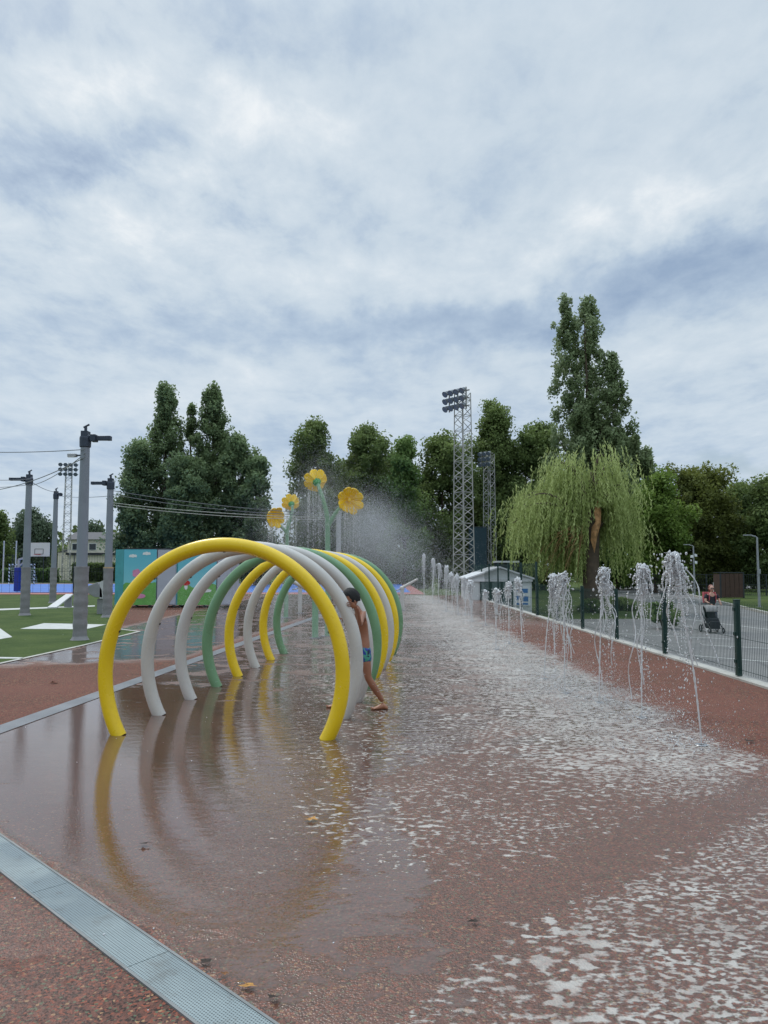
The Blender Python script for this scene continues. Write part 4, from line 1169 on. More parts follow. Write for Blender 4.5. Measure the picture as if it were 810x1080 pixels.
M['rust'] = paint('brown timber boards', s2l(72, 54, 45), 0.8, 0.2, 3, dirt=(s2l(52, 42, 38), .6))
q = 62 / FOC
t = thing('bin_enclosure', 'brown timber bin enclosure with dark frame beside the bar fence', 'enclosure', ((770.5 - 405) * q, 62, LOW))
W_ = 24 * q
for i in range(5): MB().box((-W_ / 2 + W_ * (i + .5) / 5, 0, 1.02), (W_ / 5 - .03, .06, 1.9)).build('board', M['rust'], t)
for x_ in (-W_ / 2, W_ / 2): MB().box((x_, 0.01, 1.0), (.09, .1, 2.0)).build('post', M['fencedark'], t)
MB().box((0, .6, 2.05), (W_ + .15, 1.3, .06)).build('roof', M['fencedark'], t)
for sx in (-1, 1): MB().box((sx * W_ / 2, .65, 1.0), (.05, 1.2, 1.9)).build('side_wall', M['rust'], t)
q = 66 / FOC
t = thing('utility_cabinet', 'pale grey utility cabinet standing on the verge behind the woman', 'cabinet', ((758.5 - 405) * q, 66.5, LOW))
MB().box((0, .2, .62), (.55, .4, 1.1)).build('body', M['blockpale'], t, bevel=.02)
MB().box((0, .2, .04), (.6, .45, .08)).build('plinth', M['concrete'], t)
MB().box((0, -.006, .62), (.48, .02, 1.0)).build('door', M['blockpale'], t)

# ------------------------------------------------------------------ foliage
def foliage(name, dark, mid, light, trans=0.35):
    m, n, b = material(name)
    at_ = n.new('ShaderNodeAttribute', attribute_name='tint').outputs['Fac']
    p = n.pos(); f = n.noise(p, .55, 3, .6)
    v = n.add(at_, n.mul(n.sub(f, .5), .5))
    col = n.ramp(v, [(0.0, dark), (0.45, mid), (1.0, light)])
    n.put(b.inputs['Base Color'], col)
    b.inputs['Roughness'].default_value = .6; b.inputs['Specular IOR Level'].default_value = .25
    tr = n.new('ShaderNodeBsdfTranslucent'); n.put(tr.inputs[0], n.mix(.5, col, light))
    mx = n.new('ShaderNodeMixShader'); mx.inputs[0].default_value = trans
    n.l.new(b.outputs[0], mx.inputs[1]); n.l.new(tr.outputs[0], mx.inputs[2])
    n.l.new(mx.outputs[0], n.n['Material Output'].inputs[0])
    return m
M['f_poplar'] = foliage('poplar leaves', s2l(44, 56, 40), s2l(88, 105, 72), s2l(147, 166, 118))
M['f_tallpoplar'] = foliage('tall poplar leaves', s2l(52, 64, 43), s2l(105, 123, 82), s2l(165, 179, 138))
M['f_dark'] = foliage('dark leaves', s2l(41, 52, 33), s2l(83, 101, 58), s2l(140, 157, 95))
M['f_mid'] = foliage('mid green leaves', s2l(41, 61, 36), s2l(85, 114, 65), s2l(139, 163, 95))
M['f_bright'] = foliage('bright green leaves', s2l(39, 55, 23), s2l(89, 114, 50), s2l(140, 163, 80))
M['f_brown'] = foliage('brownish green leaves', s2l(41, 48, 24), s2l(85, 95, 48), s2l(129, 136, 70))
M['f_willow'] = foliage('willow leaves', s2l(85, 98, 51), s2l(138, 153, 86), s2l(192, 204, 138), .35)
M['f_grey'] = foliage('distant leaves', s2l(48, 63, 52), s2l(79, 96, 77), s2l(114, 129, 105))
M['bark'] = paint('grey brown bark', s2l(84, 72, 60), .9, .3, 3, bump=.8, bscale=9)
M['barkpale'] = paint('torn pale wood', s2l(172, 130, 88), .8, .4, 4, bump=.6, bscale=12)
M['twig'] = paint('yellow brown willow bough', s2l(122, 98, 58), .8, .2, 3)

def prof(kind, t):
    if kind == 'cone': return (0.45 + 0.55 * min(1, t / .2)) * (1 - t) ** .66 * 1.15 + .03
    if kind == 'col': return min(1, .45 + t / .25) * min(1, ((1 - t) / .42)) ** .55
    if kind == 'round': return math.sqrt(max(0, 1 - (2 * t - 1) ** 2)) * .9 + .12
    if kind == 'dome': return min(1, .75 + t) * math.sqrt(max(0, 1 - t ** 2.4)) + .05
def clumps(cx, cy, z0, z1, r, kind, ncl, rc, seed):
    """leaf clumps gathered on boughs, so the outline is lobed and sky shows between"""
    rg = np.random.default_rng(seed); out = []
    ph = rg.uniform(0, 6.28, 4); per = 9; nb = max(6, ncl // per)
    for b_ in range(nb):
        t_ = ((b_ + rg.uniform(0, 1)) / nb) ** (.85 if kind != 'round' else 1.0); a = b_ * 2.399 + rg.uniform(-.5, .5)
        lob = 1 + .20 * math.sin(3 * a + ph[0] + 5 * t_) + .14 * math.sin(2 * a + 13 * t_ + ph[2]) + rg.normal() * .12
        R_ = r * prof(kind, t_) * max(.45, lob)
        rr = R_ * (rg.uniform(.25, 1) ** .6) * .88
        br = (.17 * r + .20 * R_) * rg.uniform(.65, 1.35); tone = rg.uniform()
        c = np.array((cx + rr * math.cos(a), cy + rr * math.sin(a), z0 + (z1 - z0) * t_))
        tall = 1.35 if kind in ('cone', 'col') else .85
        for _ in range(per):
            d = rg.normal(size=3) * .55 * br; d[2] = d[2] * tall + np.hypot(d[0], d[1]) * (.35 if kind in ('cone', 'col') else -.1)
            p = c + d
            p[2] = max(z0 * .6 + .1, p[2])
            out.append((*p, rc * rg.uniform(.5, 1.3), np.clip(tone * .75 + .25 * rg.uniform() + .22 * d[2] / br, 0, 1), rr / max(R_, .01)))  # random tone, with bough tops coloured lighter and undersides darker as painted shade
    return np.array(out)
def crown(cl, per, leaf, mat, parent, stretch=(1, 1, 1), up=.3, zr=None):
    n_ = len(cl)
    idx = np.repeat(np.arange(n_), per); c = cl[idx]
    d = unit(len(idx)) * (RNG.uniform(0, 1, len(idx)) ** .45)[:, None] * np.array(stretch)
    P = c[:, :3] + d * c[:, 3:4]
    sz = leaf * RNG.uniform(.55, 1.3, len(idx))
    V, F = leaves(P, sz, .6, up)
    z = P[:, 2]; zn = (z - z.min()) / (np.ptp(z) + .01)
    tint = .20 + .36 * c[:, 4] + .18 * zn + .20 * d[:, 2] + .14 * np.clip(c[:, 5], 0, 1) + RNG.normal(size=len(idx)) * .07  # random tone plus painted light: higher and outer leaves lighter, inner ones darker
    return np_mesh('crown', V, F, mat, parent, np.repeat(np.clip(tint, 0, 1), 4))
def trunk_mb(H, r, cl, nl, seed, lean=(0, 0), z0=None):
    rg = random.Random(seed); mb = MB()
    axis = lambda f: Vector((lean[0] * f * f + .12 * math.sin(f * 5 + seed) * f, lean[1] * f * f + .1 * math.cos(f * 4 + seed) * f, H * f))
    pts = [axis(f / 10) for f in range(11)]
    mb.tube(pts, [r * 1.35] + [r * (1 - .9 * f / 10) for f in range(1, 11)], 9)
    for i in range(nl):
        c = cl[rg.randrange(len(cl))]; e = Vector(c[:3]); f = max(.12, min(.9, e.z / H * rg.uniform(.45, .75))); a = axis(f)
        m_ = a.lerp(e, .5) + Vector((0, 0, rg.uniform(-.1, .25) * (e - a).length * .5))
        rb = r * (1 - .85 * f) * .5
        mb.tube(bez(a, a.lerp(m_, .6), m_, e, 7), [rb * (1 - .85 * j / 7) for j in range(8)], 6)
    return mb
TREE_ID = [0]
def tree(px, Y, py_top, hw_px, kind, fol, label, base_z=0.0, ncl=150, per=75, leaf=.2, rc=None, z0f=.12, spires=None, stretch=(1, 1, 1), cat='tree', name='tree', group=None):
    TREE_ID[0] += 1; sd = TREE_ID[0] * 13 + 5
    q = Y / FOC; H = CAM_H + (600 - py_top) * q - base_z; r = hw_px * q
    t = thing(name, label, cat, ((px - 405) * q, Y, base_z), 0, group)
    rc = (rc or r * .28) * .82; ncl = int(ncl * 1.35); per = int(per * 1.0); leaf = leaf * .84
    if spires:
        cl = np.concatenate([clumps(s_[0] * q, s_[3] if len(s_) > 3 else 0, s_[4] * H if len(s_) > 4 else H * z0f, CAM_H + (600 - s_[1]) * q - base_z - rc * .5, s_[2] * q, kind, int(ncl * s_[2] / hw_px), rc, sd + i) for i, s_ in enumerate(spires)])
    else:
        cl = clumps(0, 0, H * z0f, H - rc * .6, r * .88, kind, ncl, rc, sd)
    trunk_mb(H * .93, max(.14, H * .014), cl, 16, sd).build('trunk', M['bark'], t, smooth=True, recalc=False)
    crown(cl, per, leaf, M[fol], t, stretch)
    return t, cl
PT = dict(name='poplar_tree')
# left clump
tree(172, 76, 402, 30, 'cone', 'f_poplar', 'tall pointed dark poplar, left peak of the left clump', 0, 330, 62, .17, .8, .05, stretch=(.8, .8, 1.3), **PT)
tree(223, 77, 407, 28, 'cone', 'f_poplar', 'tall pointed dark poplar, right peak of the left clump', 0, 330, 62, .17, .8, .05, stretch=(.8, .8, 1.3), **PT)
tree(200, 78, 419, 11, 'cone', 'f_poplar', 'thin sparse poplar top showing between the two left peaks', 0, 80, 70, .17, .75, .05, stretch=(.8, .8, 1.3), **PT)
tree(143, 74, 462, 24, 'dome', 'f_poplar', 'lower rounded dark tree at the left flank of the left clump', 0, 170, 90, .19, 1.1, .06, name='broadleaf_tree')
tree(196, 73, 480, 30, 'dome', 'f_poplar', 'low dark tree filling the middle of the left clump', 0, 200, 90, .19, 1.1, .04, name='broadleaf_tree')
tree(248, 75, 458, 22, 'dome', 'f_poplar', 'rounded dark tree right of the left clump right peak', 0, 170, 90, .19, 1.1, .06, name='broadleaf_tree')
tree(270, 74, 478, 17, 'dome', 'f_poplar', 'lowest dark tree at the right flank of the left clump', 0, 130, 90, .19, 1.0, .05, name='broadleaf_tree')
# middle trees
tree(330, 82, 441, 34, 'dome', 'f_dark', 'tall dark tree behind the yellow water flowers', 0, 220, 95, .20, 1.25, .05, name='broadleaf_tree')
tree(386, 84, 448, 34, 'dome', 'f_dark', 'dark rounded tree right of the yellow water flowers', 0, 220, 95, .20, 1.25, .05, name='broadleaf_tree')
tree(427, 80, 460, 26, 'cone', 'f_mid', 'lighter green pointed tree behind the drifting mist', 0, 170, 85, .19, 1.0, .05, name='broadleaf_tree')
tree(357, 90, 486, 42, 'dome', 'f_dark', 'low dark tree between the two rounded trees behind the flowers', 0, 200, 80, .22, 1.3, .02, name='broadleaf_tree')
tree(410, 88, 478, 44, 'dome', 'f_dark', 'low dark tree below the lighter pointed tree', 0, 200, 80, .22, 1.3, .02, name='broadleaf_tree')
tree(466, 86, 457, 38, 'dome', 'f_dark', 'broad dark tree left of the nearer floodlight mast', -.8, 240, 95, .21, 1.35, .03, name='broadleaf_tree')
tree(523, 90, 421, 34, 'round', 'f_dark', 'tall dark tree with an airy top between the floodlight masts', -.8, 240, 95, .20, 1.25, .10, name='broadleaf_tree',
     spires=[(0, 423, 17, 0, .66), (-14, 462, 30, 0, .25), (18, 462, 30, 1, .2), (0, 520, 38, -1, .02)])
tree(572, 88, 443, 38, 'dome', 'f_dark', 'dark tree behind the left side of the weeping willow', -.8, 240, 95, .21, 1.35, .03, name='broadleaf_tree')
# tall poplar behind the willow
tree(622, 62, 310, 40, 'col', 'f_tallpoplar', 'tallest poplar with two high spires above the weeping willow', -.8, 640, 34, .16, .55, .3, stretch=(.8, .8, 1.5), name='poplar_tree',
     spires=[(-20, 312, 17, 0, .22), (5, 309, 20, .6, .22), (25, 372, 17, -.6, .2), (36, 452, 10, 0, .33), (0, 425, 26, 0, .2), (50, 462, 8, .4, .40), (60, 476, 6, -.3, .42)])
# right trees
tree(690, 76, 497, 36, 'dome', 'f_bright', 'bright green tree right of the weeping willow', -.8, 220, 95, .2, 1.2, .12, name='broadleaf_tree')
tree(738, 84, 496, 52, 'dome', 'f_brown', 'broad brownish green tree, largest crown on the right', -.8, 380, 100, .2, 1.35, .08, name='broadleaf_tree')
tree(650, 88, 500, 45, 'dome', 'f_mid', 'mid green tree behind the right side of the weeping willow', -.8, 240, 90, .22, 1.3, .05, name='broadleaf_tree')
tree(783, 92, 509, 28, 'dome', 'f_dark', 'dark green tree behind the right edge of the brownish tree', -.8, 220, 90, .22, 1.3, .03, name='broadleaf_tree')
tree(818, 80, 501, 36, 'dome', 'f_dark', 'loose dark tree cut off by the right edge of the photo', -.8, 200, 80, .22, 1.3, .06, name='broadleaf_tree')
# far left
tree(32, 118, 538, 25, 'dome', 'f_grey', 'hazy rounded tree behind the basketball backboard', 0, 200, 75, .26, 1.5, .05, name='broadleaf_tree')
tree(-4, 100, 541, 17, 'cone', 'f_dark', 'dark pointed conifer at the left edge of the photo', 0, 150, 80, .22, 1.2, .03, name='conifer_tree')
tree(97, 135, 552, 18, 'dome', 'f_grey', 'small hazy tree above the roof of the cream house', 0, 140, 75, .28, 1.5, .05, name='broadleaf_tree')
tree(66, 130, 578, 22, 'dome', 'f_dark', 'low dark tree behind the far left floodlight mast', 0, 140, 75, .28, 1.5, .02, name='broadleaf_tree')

# distant wood closing the horizon
P = []; T = []
for i in range(900):
    x_ = RNG.uniform(-210, 230); y_ = 140 + RNG.uniform(0, 22); h_ = 6.5 + 2.5 * math.sin(x_ * .09) + 1.6 * math.sin(x_ * .31 + 1)
    c = np.array([x_, y_, RNG.uniform(0, 1) ** .7 * h_]); k_ = 34
    P.append(c + RNG.normal(size=(k_, 3)) * (1.3, 1.3, 1.0)); T.append(np.full(k_, RNG.uniform(.1, .6)))
P = np.concatenate(P); T = np.concatenate(T)
V, F = leaves(P, RNG.uniform(.4, .8, len(P)), .6, .3)
tag(np_mesh('distant_wood', V, F, M['f_dark'], None, np.repeat(T, 4)), 'far belt of dark trees closing the horizon behind everything', 'wood', None, 'stuff')

# hedge before the house
def hedge(x0, x1, y, d, h, label, fol, nleaf, leaf=.12, z=0):
    n_ = nleaf; u = RNG.uniform(size=(n_, 3)); P = np.stack([u[:, 0] * (x1 - x0), u[:, 1] * d, u[:, 2] * h], 1)
    P += RNG.normal(size=P.shape) * .08; P[:, 2] = np.maximum(P[:, 2], .03)
    t = thing('hedge', label, 'hedge', (x0, y, z))
    V, F = leaves(P, RNG.uniform(leaf * .6, leaf * 1.3, n_), .6, .3)
    np_mesh('foliage', V, F, M[fol], t, np.repeat(np.clip(.2 + .35 * u[:, 2] + RNG.normal(size=n_) * .1, 0, 1), 4))
    sm = MB()
    for i in range(12): xx = (x1 - x0) * (i + .5) / 12; sm.tube([(xx, d / 2, 0), (xx + .1, d / 2, h * .8)], .04, 6)
    sm.build('stems', M['bark'], t)
hedge((76 - 405) / FOC * 98, (125 - 405) / FOC * 98, 98, 1.2, 2.3, 'dark clipped hedge in front of the cream house', 'f_dark', 9000, .16)
hedge((2 - 405) / FOC * 92, (60 - 405) / FOC * 92, 92, 1.0, 1.6, 'low green hedge behind the striped goal', 'f_mid', 7000, .16)

# bush in the car park and bush by the fence
def bush(c, r, h, label, fol, nl=1600, leaf=.06):
    t = thing('bush', label, 'bush', c)
    cl = clumps(0, 0, h * .15, h * .9, r, 'dome', 40, r * .3, int(abs(c[0]) * 97))
    crown(cl, nl // 40, leaf, M[fol], t)
    sm = MB()
    for i in range(7): a = i * .9; sm.tube([(0, 0, 0), (r * .3 * math.cos(a), r * .3 * math.sin(a), h * .5), (r * .6 * math.cos(a), r * .6 * math.sin(a), h * .85)], [.03, .02, .008], 5)
    sm.build('stems', M['bark'], t, recalc=False)
p = ground(699, 663, LOW); bush(p, .55, 1.15, 'leafy green bush behind the fence under the two nearest jets', 'f_mid', 2600, .06)
for px_, py_, lab in ((627, 646, 'low dark bush at the foot of the willow trunk'), (655, 644, 'small shrub on the lawn right of the willow')):
    bush(ground(px_, py_, LOW + .006), .7, .6, lab, 'f_dark', 1400, .07)

# ------------------------------------------------------------------ weeping willow
Yw = 42.5; q = Yw / FOC; wx0 = (622 - 405) * q
t = thing('willow_tree', 'weeping willow with a torn pale trunk scar on the car park lawn', 'tree', (wx0, Yw, LOW + .006))
zt = lambda py: CAM_H + (600 - py) * q - LOW
tm = MB()
tm.tube([(0.1, 0, -.05), (0.06, 0, .5), (.02, 0, 1.6), (.08, 0, 3.2), (.16, 0, 4.6), (.25, .0, 5.7)], [.62, .48, .44, .42, .40, .24], 14)
rg = random.Random(5); limbs = []
for i in range(40):
    a = rg.uniform(-.55, 3.7); L_ = rg.uniform(.6, 3.0) * (1.1 if math.cos(a) < -.3 else .95); z0_ = rg.uniform(3.0, 5.4)
    ex, ey = math.cos(a) * L_ * 1.18 - .5, math.sin(a) * L_ * .9
    zpk = min(zt(458), z0_ + rg.uniform(1.6, 4.4)) - .80 * max(0, L_ - 1.3)
    s0_ = Vector((.12, 0, z0_)); e = Vector((ex, ey, zpk - rg.uniform(.1, .9)))
    pts = bez(s0_, (ex * .25, ey * .25, z0_ + (zpk - z0_) * .8), (ex * .7, ey * .7, zpk + .3), e, 12)
    tm.tube(pts, [.13 * (1 - .88 * j / 12) for j in range(13)], 6); limbs.append(pts)
tm.build('trunk', M['bark'], t, smooth=True, recalc=False)
bm_ = MB()
rb_ = random.Random(9)
for i in range(26):       # bare yellow-brown boughs arching to the left
    s0_ = Vector((-.38, -.2, rb_.uniform(3.0, 4.6))); ex = rb_.uniform(-3.4, -.8) if i < 18 else rb_.uniform(-3.0, -1.5); ez = rb_.uniform(1.4, 4.2)
    e = Vector((ex, rb_.uniform(-1.9, -.7), ez)); zp_ = max(s0_.z, ez) + rb_.uniform(.2, 1.2)
    bm_.tube(bez(s0_, (ex * .3, -.7, zp_), (ex * .8, e.y, zp_), e, 12), [.05 * (1 - .85 * j / 12) for j in range(13)], 5)
bm_.build('boughs', M['twig'], t, smooth=True, recalc=False)
sc2 = MB()
sc2.addv([(-.10, -.58, 3.9), (.05, -.72, 3.2), (.24, -.64, 4.1), (.46, -.62, 4.8), (.50, -.56, 5.5), (.32, -.60, 6.1), (.08, -.66, 5.5), (.14, -.74, 4.9), (-.04, -.62, 4.6), (.10, -.78, 4.2)],
         [(0, 1, 9), (1, 2, 9), (2, 3, 9), (3, 7, 9), (7, 8, 9), (8, 0, 9), (3, 4, 6, 7), (4, 5, 6)])
sc2.build('torn_wood', M['barkpale'], t, recalc=False)
P = []; Dr = []; Tn = []
for st in range(3400):
    pts = limbs[rg.randrange(len(limbs))]; p0 = pts[rg.randrange(3, 13)]
    p0 = p0 + Vector((rg.gauss(0, .5), rg.gauss(0, .5), rg.gauss(0, .4)))
    a = math.atan2(p0.y, p0.x + .25); rad_ = math.hypot(p0.x, p0.y)
    L_ = rg.uniform(.6, 3.4) * (1.0 if p0.z < 5.5 else .8)
    zmin = rg.uniform(.5, 1.7) if abs(p0.x - .2) > .5 or p0.y > 0 else rg.uniform(4.6, 6.0)
    if p0.y < .5 and -.36 < p0.x - .22 < .42: zmin = 5.7
    tn = rg.uniform(.15, .85)
    nst = int(L_ / .075); ox = rg.uniform(-.35, .2)
    for j in range(nst):
        f = j / max(1, nst); z_ = p0.z - L_ * f
        if z_ < zmin: break
        sp = (1 - math.exp(-2.2 * f)) * (.35 + .25 * math.sin(st * 1.7)) 
        P.append((p0.x + math.cos(a) * sp + ox * f * .3 + rg.gauss(0, .03), p0.y + math.sin(a) * sp + rg.gauss(0, .03), z_ + rg.gauss(0, .03)))
        Dr.append((rg.gauss(0, .4), rg.gauss(0, .4), -1)); Tn.append(tn + .08 + rg.gauss(0, .10) + .04 * (z_ - 4) )
P = np.array(P); Dr = np.array(Dr); Dr /= np.linalg.norm(Dr, axis=1, keepdims=True)
V, F = leaves(P, RNG.uniform(.07, .13, len(P)), .27, .0, Dr)
np_mesh('crown', V, F, M['f_willow'], t, np.repeat(np.clip(np.array(Tn), 0, 1), 4))

# ------------------------------------------------------------------ people
M['skin'] = paint('tanned skin', s2l(150, 100, 74), .36, .1, 6)
M['skin_pale'] = paint('fair skin', s2l(190, 146, 126), .55, .08, 6)
M['hair'] = paint('black hair', s2l(14, 13, 14), .75, .3, 60, bump=.5, bscale=90)
M['hair_brown'] = paint('auburn hair', s2l(120, 66, 54), .5, .25, 50, bump=.4, bscale=90)
M['cloth_black'] = paint('black cloth', s2l(34, 34, 42), .8, .2, 12, bump=.3)
M['cloth_white'] = paint('white cloth', s2l(206, 206, 204), .8, .06, 12, bump=.3)
M['cloth_blue'] = paint('dark denim', s2l(48, 56, 76), .8, .1, 12, bump=.3)
def shorts_mat():
    m, n, b = material('patterned swim shorts')
    p = n.obj(); f = n.noise(p, 16, 2, .5, .6); g = n.noise(p, 11, 2, .5)
    c = n.mix(n.step(f, .46, .54), s2l(30, 58, 140), s2l(70, 150, 130)); c = n.mix(n.step(g, .52, .58), c, s2l(24, 30, 62)); n.put(b.inputs['Base Color'], c); b.inputs['Roughness'].default_value = .6
    return m
M['shorts'] = shorts_mat()
M['eye'] = paint('eye', s2l(30, 24, 22), .2, .05, 10)
M['lips'] = paint('lips', s2l(150, 80, 72), .5, .05, 10)

def skin_mesh(name, nodes, edges, mat, parent, levels=2, root=0):
    """nodes: list of (co, rx, ry); grows one continuous surface over the joints"""
    me = bpy.data.meshes.new(name)
    me.from_pydata([n_[0] for n_ in nodes], edges, [])
    o = bpy.data.objects.new(name, me); C.objects.link(o)
    md = o.modifiers.new('Skin', 'SKIN'); md.use_smooth_shade = True; md.branch_smoothing = .6
    sv = me.skin_vertices[0].data
    for i, n_ in enumerate(nodes):
        sv[i].radius = (n_[1], n_[2] if len(n_) > 2 else n_[1]); sv[i].use_root = (i == root)
    ms = o.modifiers.new('Sub', 'SUBSURF'); ms.levels = levels; ms.render_levels = levels
    dg = bpy.context.evaluated_depsgraph_get(); dg.update()
    nm = bpy.data.meshes.new_from_object(o.evaluated_get(dg))
    o.modifiers.clear(); o.data = nm; bpy.data.meshes.remove(me)
    nm.name = name; nm.materials.clear(); nm.materials.append(mat)
    nm.polygons.foreach_set('use_smooth', [True] * len(nm.polygons))
    if parent is not None: o.parent = parent
    return o

def head_mesh(c, yaw, pitch, s, parent, skin, face=True, name='head'):
    """ellipsoid head shaped with brow, nose, jaw; faces +X at yaw 0; s = half height"""
    R = Matrix.Rotation(yaw, 3, 'Z') @ Matrix.Rotation(pitch, 3, 'Y')
    mb = MB(); vs = []; fs = []; seg, rings = 24, 18
    for i in range(rings + 1):
        ph = -PI / 2 + PI * i / rings
        for k_ in range(seg):
            th = 2 * PI * k_ / seg
            x, y, z = math.cos(ph) * math.cos(th) * .86, math.cos(ph) * math.sin(th) * .72, math.sin(ph)
            if z < -.1:
                kz = (-.1 - z) / .9; y *= 1 - .32 * kz; x *= 1 - .12 * kz
                if x < 0: x *= 1 - .35 * kz
            if x > .4:
                x += .17 * math.exp(-((y / .13) ** 2) - ((z + .18) / .16) ** 2)
                x -= .07 * math.exp(-(((abs(y) - .28) / .14) ** 2) - ((z - .02) / .10) ** 2)
                x += .05 * math.exp(-((y / .2) ** 2) - ((z + .52) / .1) ** 2)
            vs.append(R @ Vector((x, y, z)) * s + Vector(c))
    for i in range(rings):
        for k_ in range(seg):
            k2 = (k_ + 1) % seg; fs.append((i * seg + k_, i * seg + k2, (i + 1) * seg + k2, (i + 1) * seg + k_))
    mb.addv(vs, fs)
    for sy in (-1, 1):
        mb.ball(R @ Vector((-.02, sy * .72, -.06)) * s + Vector(c), (s * .17, s * .08, s * .22), 8, 6)
    return mb, R

def finger(mb, p0, d, curl_axis, L_, r, bend):
    p = Vector(p0); d = Vector(d).normalized(); pts = [p.copy()]
    for kf in (.45, .32, .23):
        p = p + d * (L_ * kf); pts.append(p.copy()); d = Matrix.Rotation(bend, 3, curl_axis) @ d
    mb.tube(pts, [r, r * .95, r * .85, r * .55], 7)

def hand(mb, wrist, fdir, palm_n, L_, bend, thumb_side=1):
    """palm and five separate fingers; fdir = direction of the fingers, palm_n = palm normal"""
    f = Vector(fdir).normalized(); nrm = Vector(palm_n); nrm = (nrm - f * nrm.dot(f)).normalized(); sd = f.cross(nrm)
    w_ = Vector(wrist); Mx = Matrix((sd, f, nrm)).transposed()
    pw_ = L_ * .42
    # palm: rounded slab
    vs = []; fs = []
    prof_ = [(0, .5, .30), (.12, .72, .34), (.3, .95, .32), (.45, 1.0, .26), (.52, .96, .2)]
    sg = 12
    for (tz, wd, th) in prof_:
        for k_ in range(sg):
            a = 2 * PI * k_ / sg
            vs.append(Mx @ Vector((math.cos(a) * pw_ * wd * .5, tz * L_, math.sin(a) * pw_ * th * .5)) + w_)
    for i in range(len(prof_) - 1):
        for k_ in range(sg):
            k2 = (k_ + 1) % sg; fs.append((i * sg + k_, i * sg + k2, (i + 1) * sg + k2, (i + 1) * sg + k_))
    fs.append(tuple(range(sg - 1, -1, -1))); fs.append(tuple((len(prof_) - 1) * sg + k_ for k_ in range(sg)))
    mb.addv(vs, fs)
    for i, (o_, ln) in enumerate(((-.36, .40), (-.12, .48), (.12, .46), (.36, .36))):
        root = w_ + sd * (pw_ * o_) * thumb_side + f * (L_ * .47)
        finger(mb, root, f + sd * (o_ * .25 * thumb_side), sd, L_ * ln, L_ * .047, bend)
    finger(mb, w_ + sd * (-pw_ * .34 * thumb_side) + f * (L_ * .14), f * .7 - sd * thumb_side * .8 + nrm * .2, sd, L_ * .38, L_ * .055, bend * .4)

def foot(mb, ankle, toe_dir, L_, tilt=0.0):
    t_ = Vector(toe_dir); t_.z = 0; t_.normalize(); sd = Vector((-t_.y, t_.x, 0)); a = Vector(ankle)
    secs = [(-.28, .30, .05, .42), (-.18, .38, .10, .5), (0, .40, .20, .75), (.22, .42, .13, .52), (.45, .48, .08, .34), (.62, .46, .055, .22), (.74, .30, .04, .12)]
    vs = []; fs = []; sg = 12
    for (u, wd, zc_, hh) in secs:
        for k_ in range(sg):
            an = 2 * PI * k_ / sg
            z_ = max(0.0, (zc_ + hh * .5 * math.sin(an) * .62) * L_)
            vs.append(Vector((a.x, a.y, 0)) + t_ * (u * L_) + sd * (math.cos(an) * wd * .5 * L_) + Vector((0, 0, z_)))
    for i in range(len(secs) - 1):
        for k_ in range(sg):
            k2 = (k_ + 1) % sg; fs.append((i * sg + k_, i * sg + k2, (i + 1) * sg + k2, (i + 1) * sg + k_))
    fs.append(tuple(range(sg - 1, -1, -1))); fs.append(tuple((len(secs) - 1) * sg + k_ for k_ in range(sg)))
    mb.addv(vs, fs)
    for i in range(5):
        mb.ball(Vector((a.x, a.y, .018)) + t_ * ((.74 - .035 * abs(i - 1)) * L_) + sd * ((i - 2) * .085 * L_), (.045 * L_ + .001,) * 2 + (.04 * L_,), 7, 5)

def merge(o, mb):
    """add the builder's faces into object o, so the body stays one mesh"""
    import bmesh
    me2 = bpy.data.meshes.new('tmp'); me2.from_pydata(mb.v, [], mb.f)
    bm = bmesh.new(); bm.from_mesh(o.data); bm.from_mesh(me2); bmesh.ops.recalc_face_normals(bm, faces=bm.faces); bm.to_mesh(o.data); bm.free()
    bpy.data.meshes.remove(me2)
    o.data.polygons.foreach_set('use_smooth', [True] * len(o.data.polygons))

# --- the boy stepping between the hoops
Yb = 8.96; q = Yb / FOC
bb = Vector(((385 - 405) * q, Yb, 0))
boy = thing('person', 'barefoot boy in patterned blue swim shorts stepping between two grey hoops', 'person', bb)
def B(px, py, dy=0.0): return Vector(((px - 385) * q, dy, CAM_H + (600 - py) * q))
hipc, waist, chest, neck = B(384, 683), B(383.5, 672), B(381.5, 655), B(378, 643.5)
hL, kL, aL = B(385.5, 690, -.06), B(388.5, 712, -.08), B(404, 737.5, -.03)
hR, kR, aR = B(382, 690, .06), B(368, 712, .07), B(357, 738.5, .08)
shL, elL = B(382.5, 647.5, -.12), B(381, 656, -.34)
wrL = at(376.3, 640.5, 8.37) - bb
shR, elR, wrR = B(379, 647.5, .12), B(368, 655, .16), B(361, 653, .05)
nodes = [(hipc, .085, .095), (waist, .072, .085), (chest, .082, .10), (neck, .042, .042), (B(374.5, 637.5), .042, .042),
         (hL, .066, .066), (hL.lerp(kL, .5), .056, .056), (kL, .044, .044), (kL.lerp(aL, .35), .048, .048), (aL, .027, .027),
         (hR, .066, .066), (hR.lerp(kR, .5), .056, .056), (kR, .042, .042), (kR.lerp(aR, .35), .042, .042), (aR, .027, .027),
         (shL, .042, .042), (elL, .028, .028), (wrL, .020, .020), (shR, .042, .042), (elR, .028, .028), (wrR, .020, .020)]
edges = [(0, 1), (1, 2), (2, 3), (3, 4), (0, 5), (5, 6), (6, 7), (7, 8), (8, 9), (0, 10), (10, 11), (11, 12), (12, 13), (13, 14), (2, 15), (15, 16), (16, 17), (2, 18), (18, 19), (19, 20)]
body = skin_mesh('body', nodes, edges, M['skin'], boy)
hc = B(369.8, 631.5)
hm, HR_ = head_mesh(hc, PI + .12, .12, .118, boy, 'skin')
foot(hm, aL, (-1, -.12, 0), .185); foot(hm, aR, (-1, .05, 0), .185)
hand(hm, wrL, (-.88, -.16, .42), (.1, 1, .1), .135, -.38, 1)
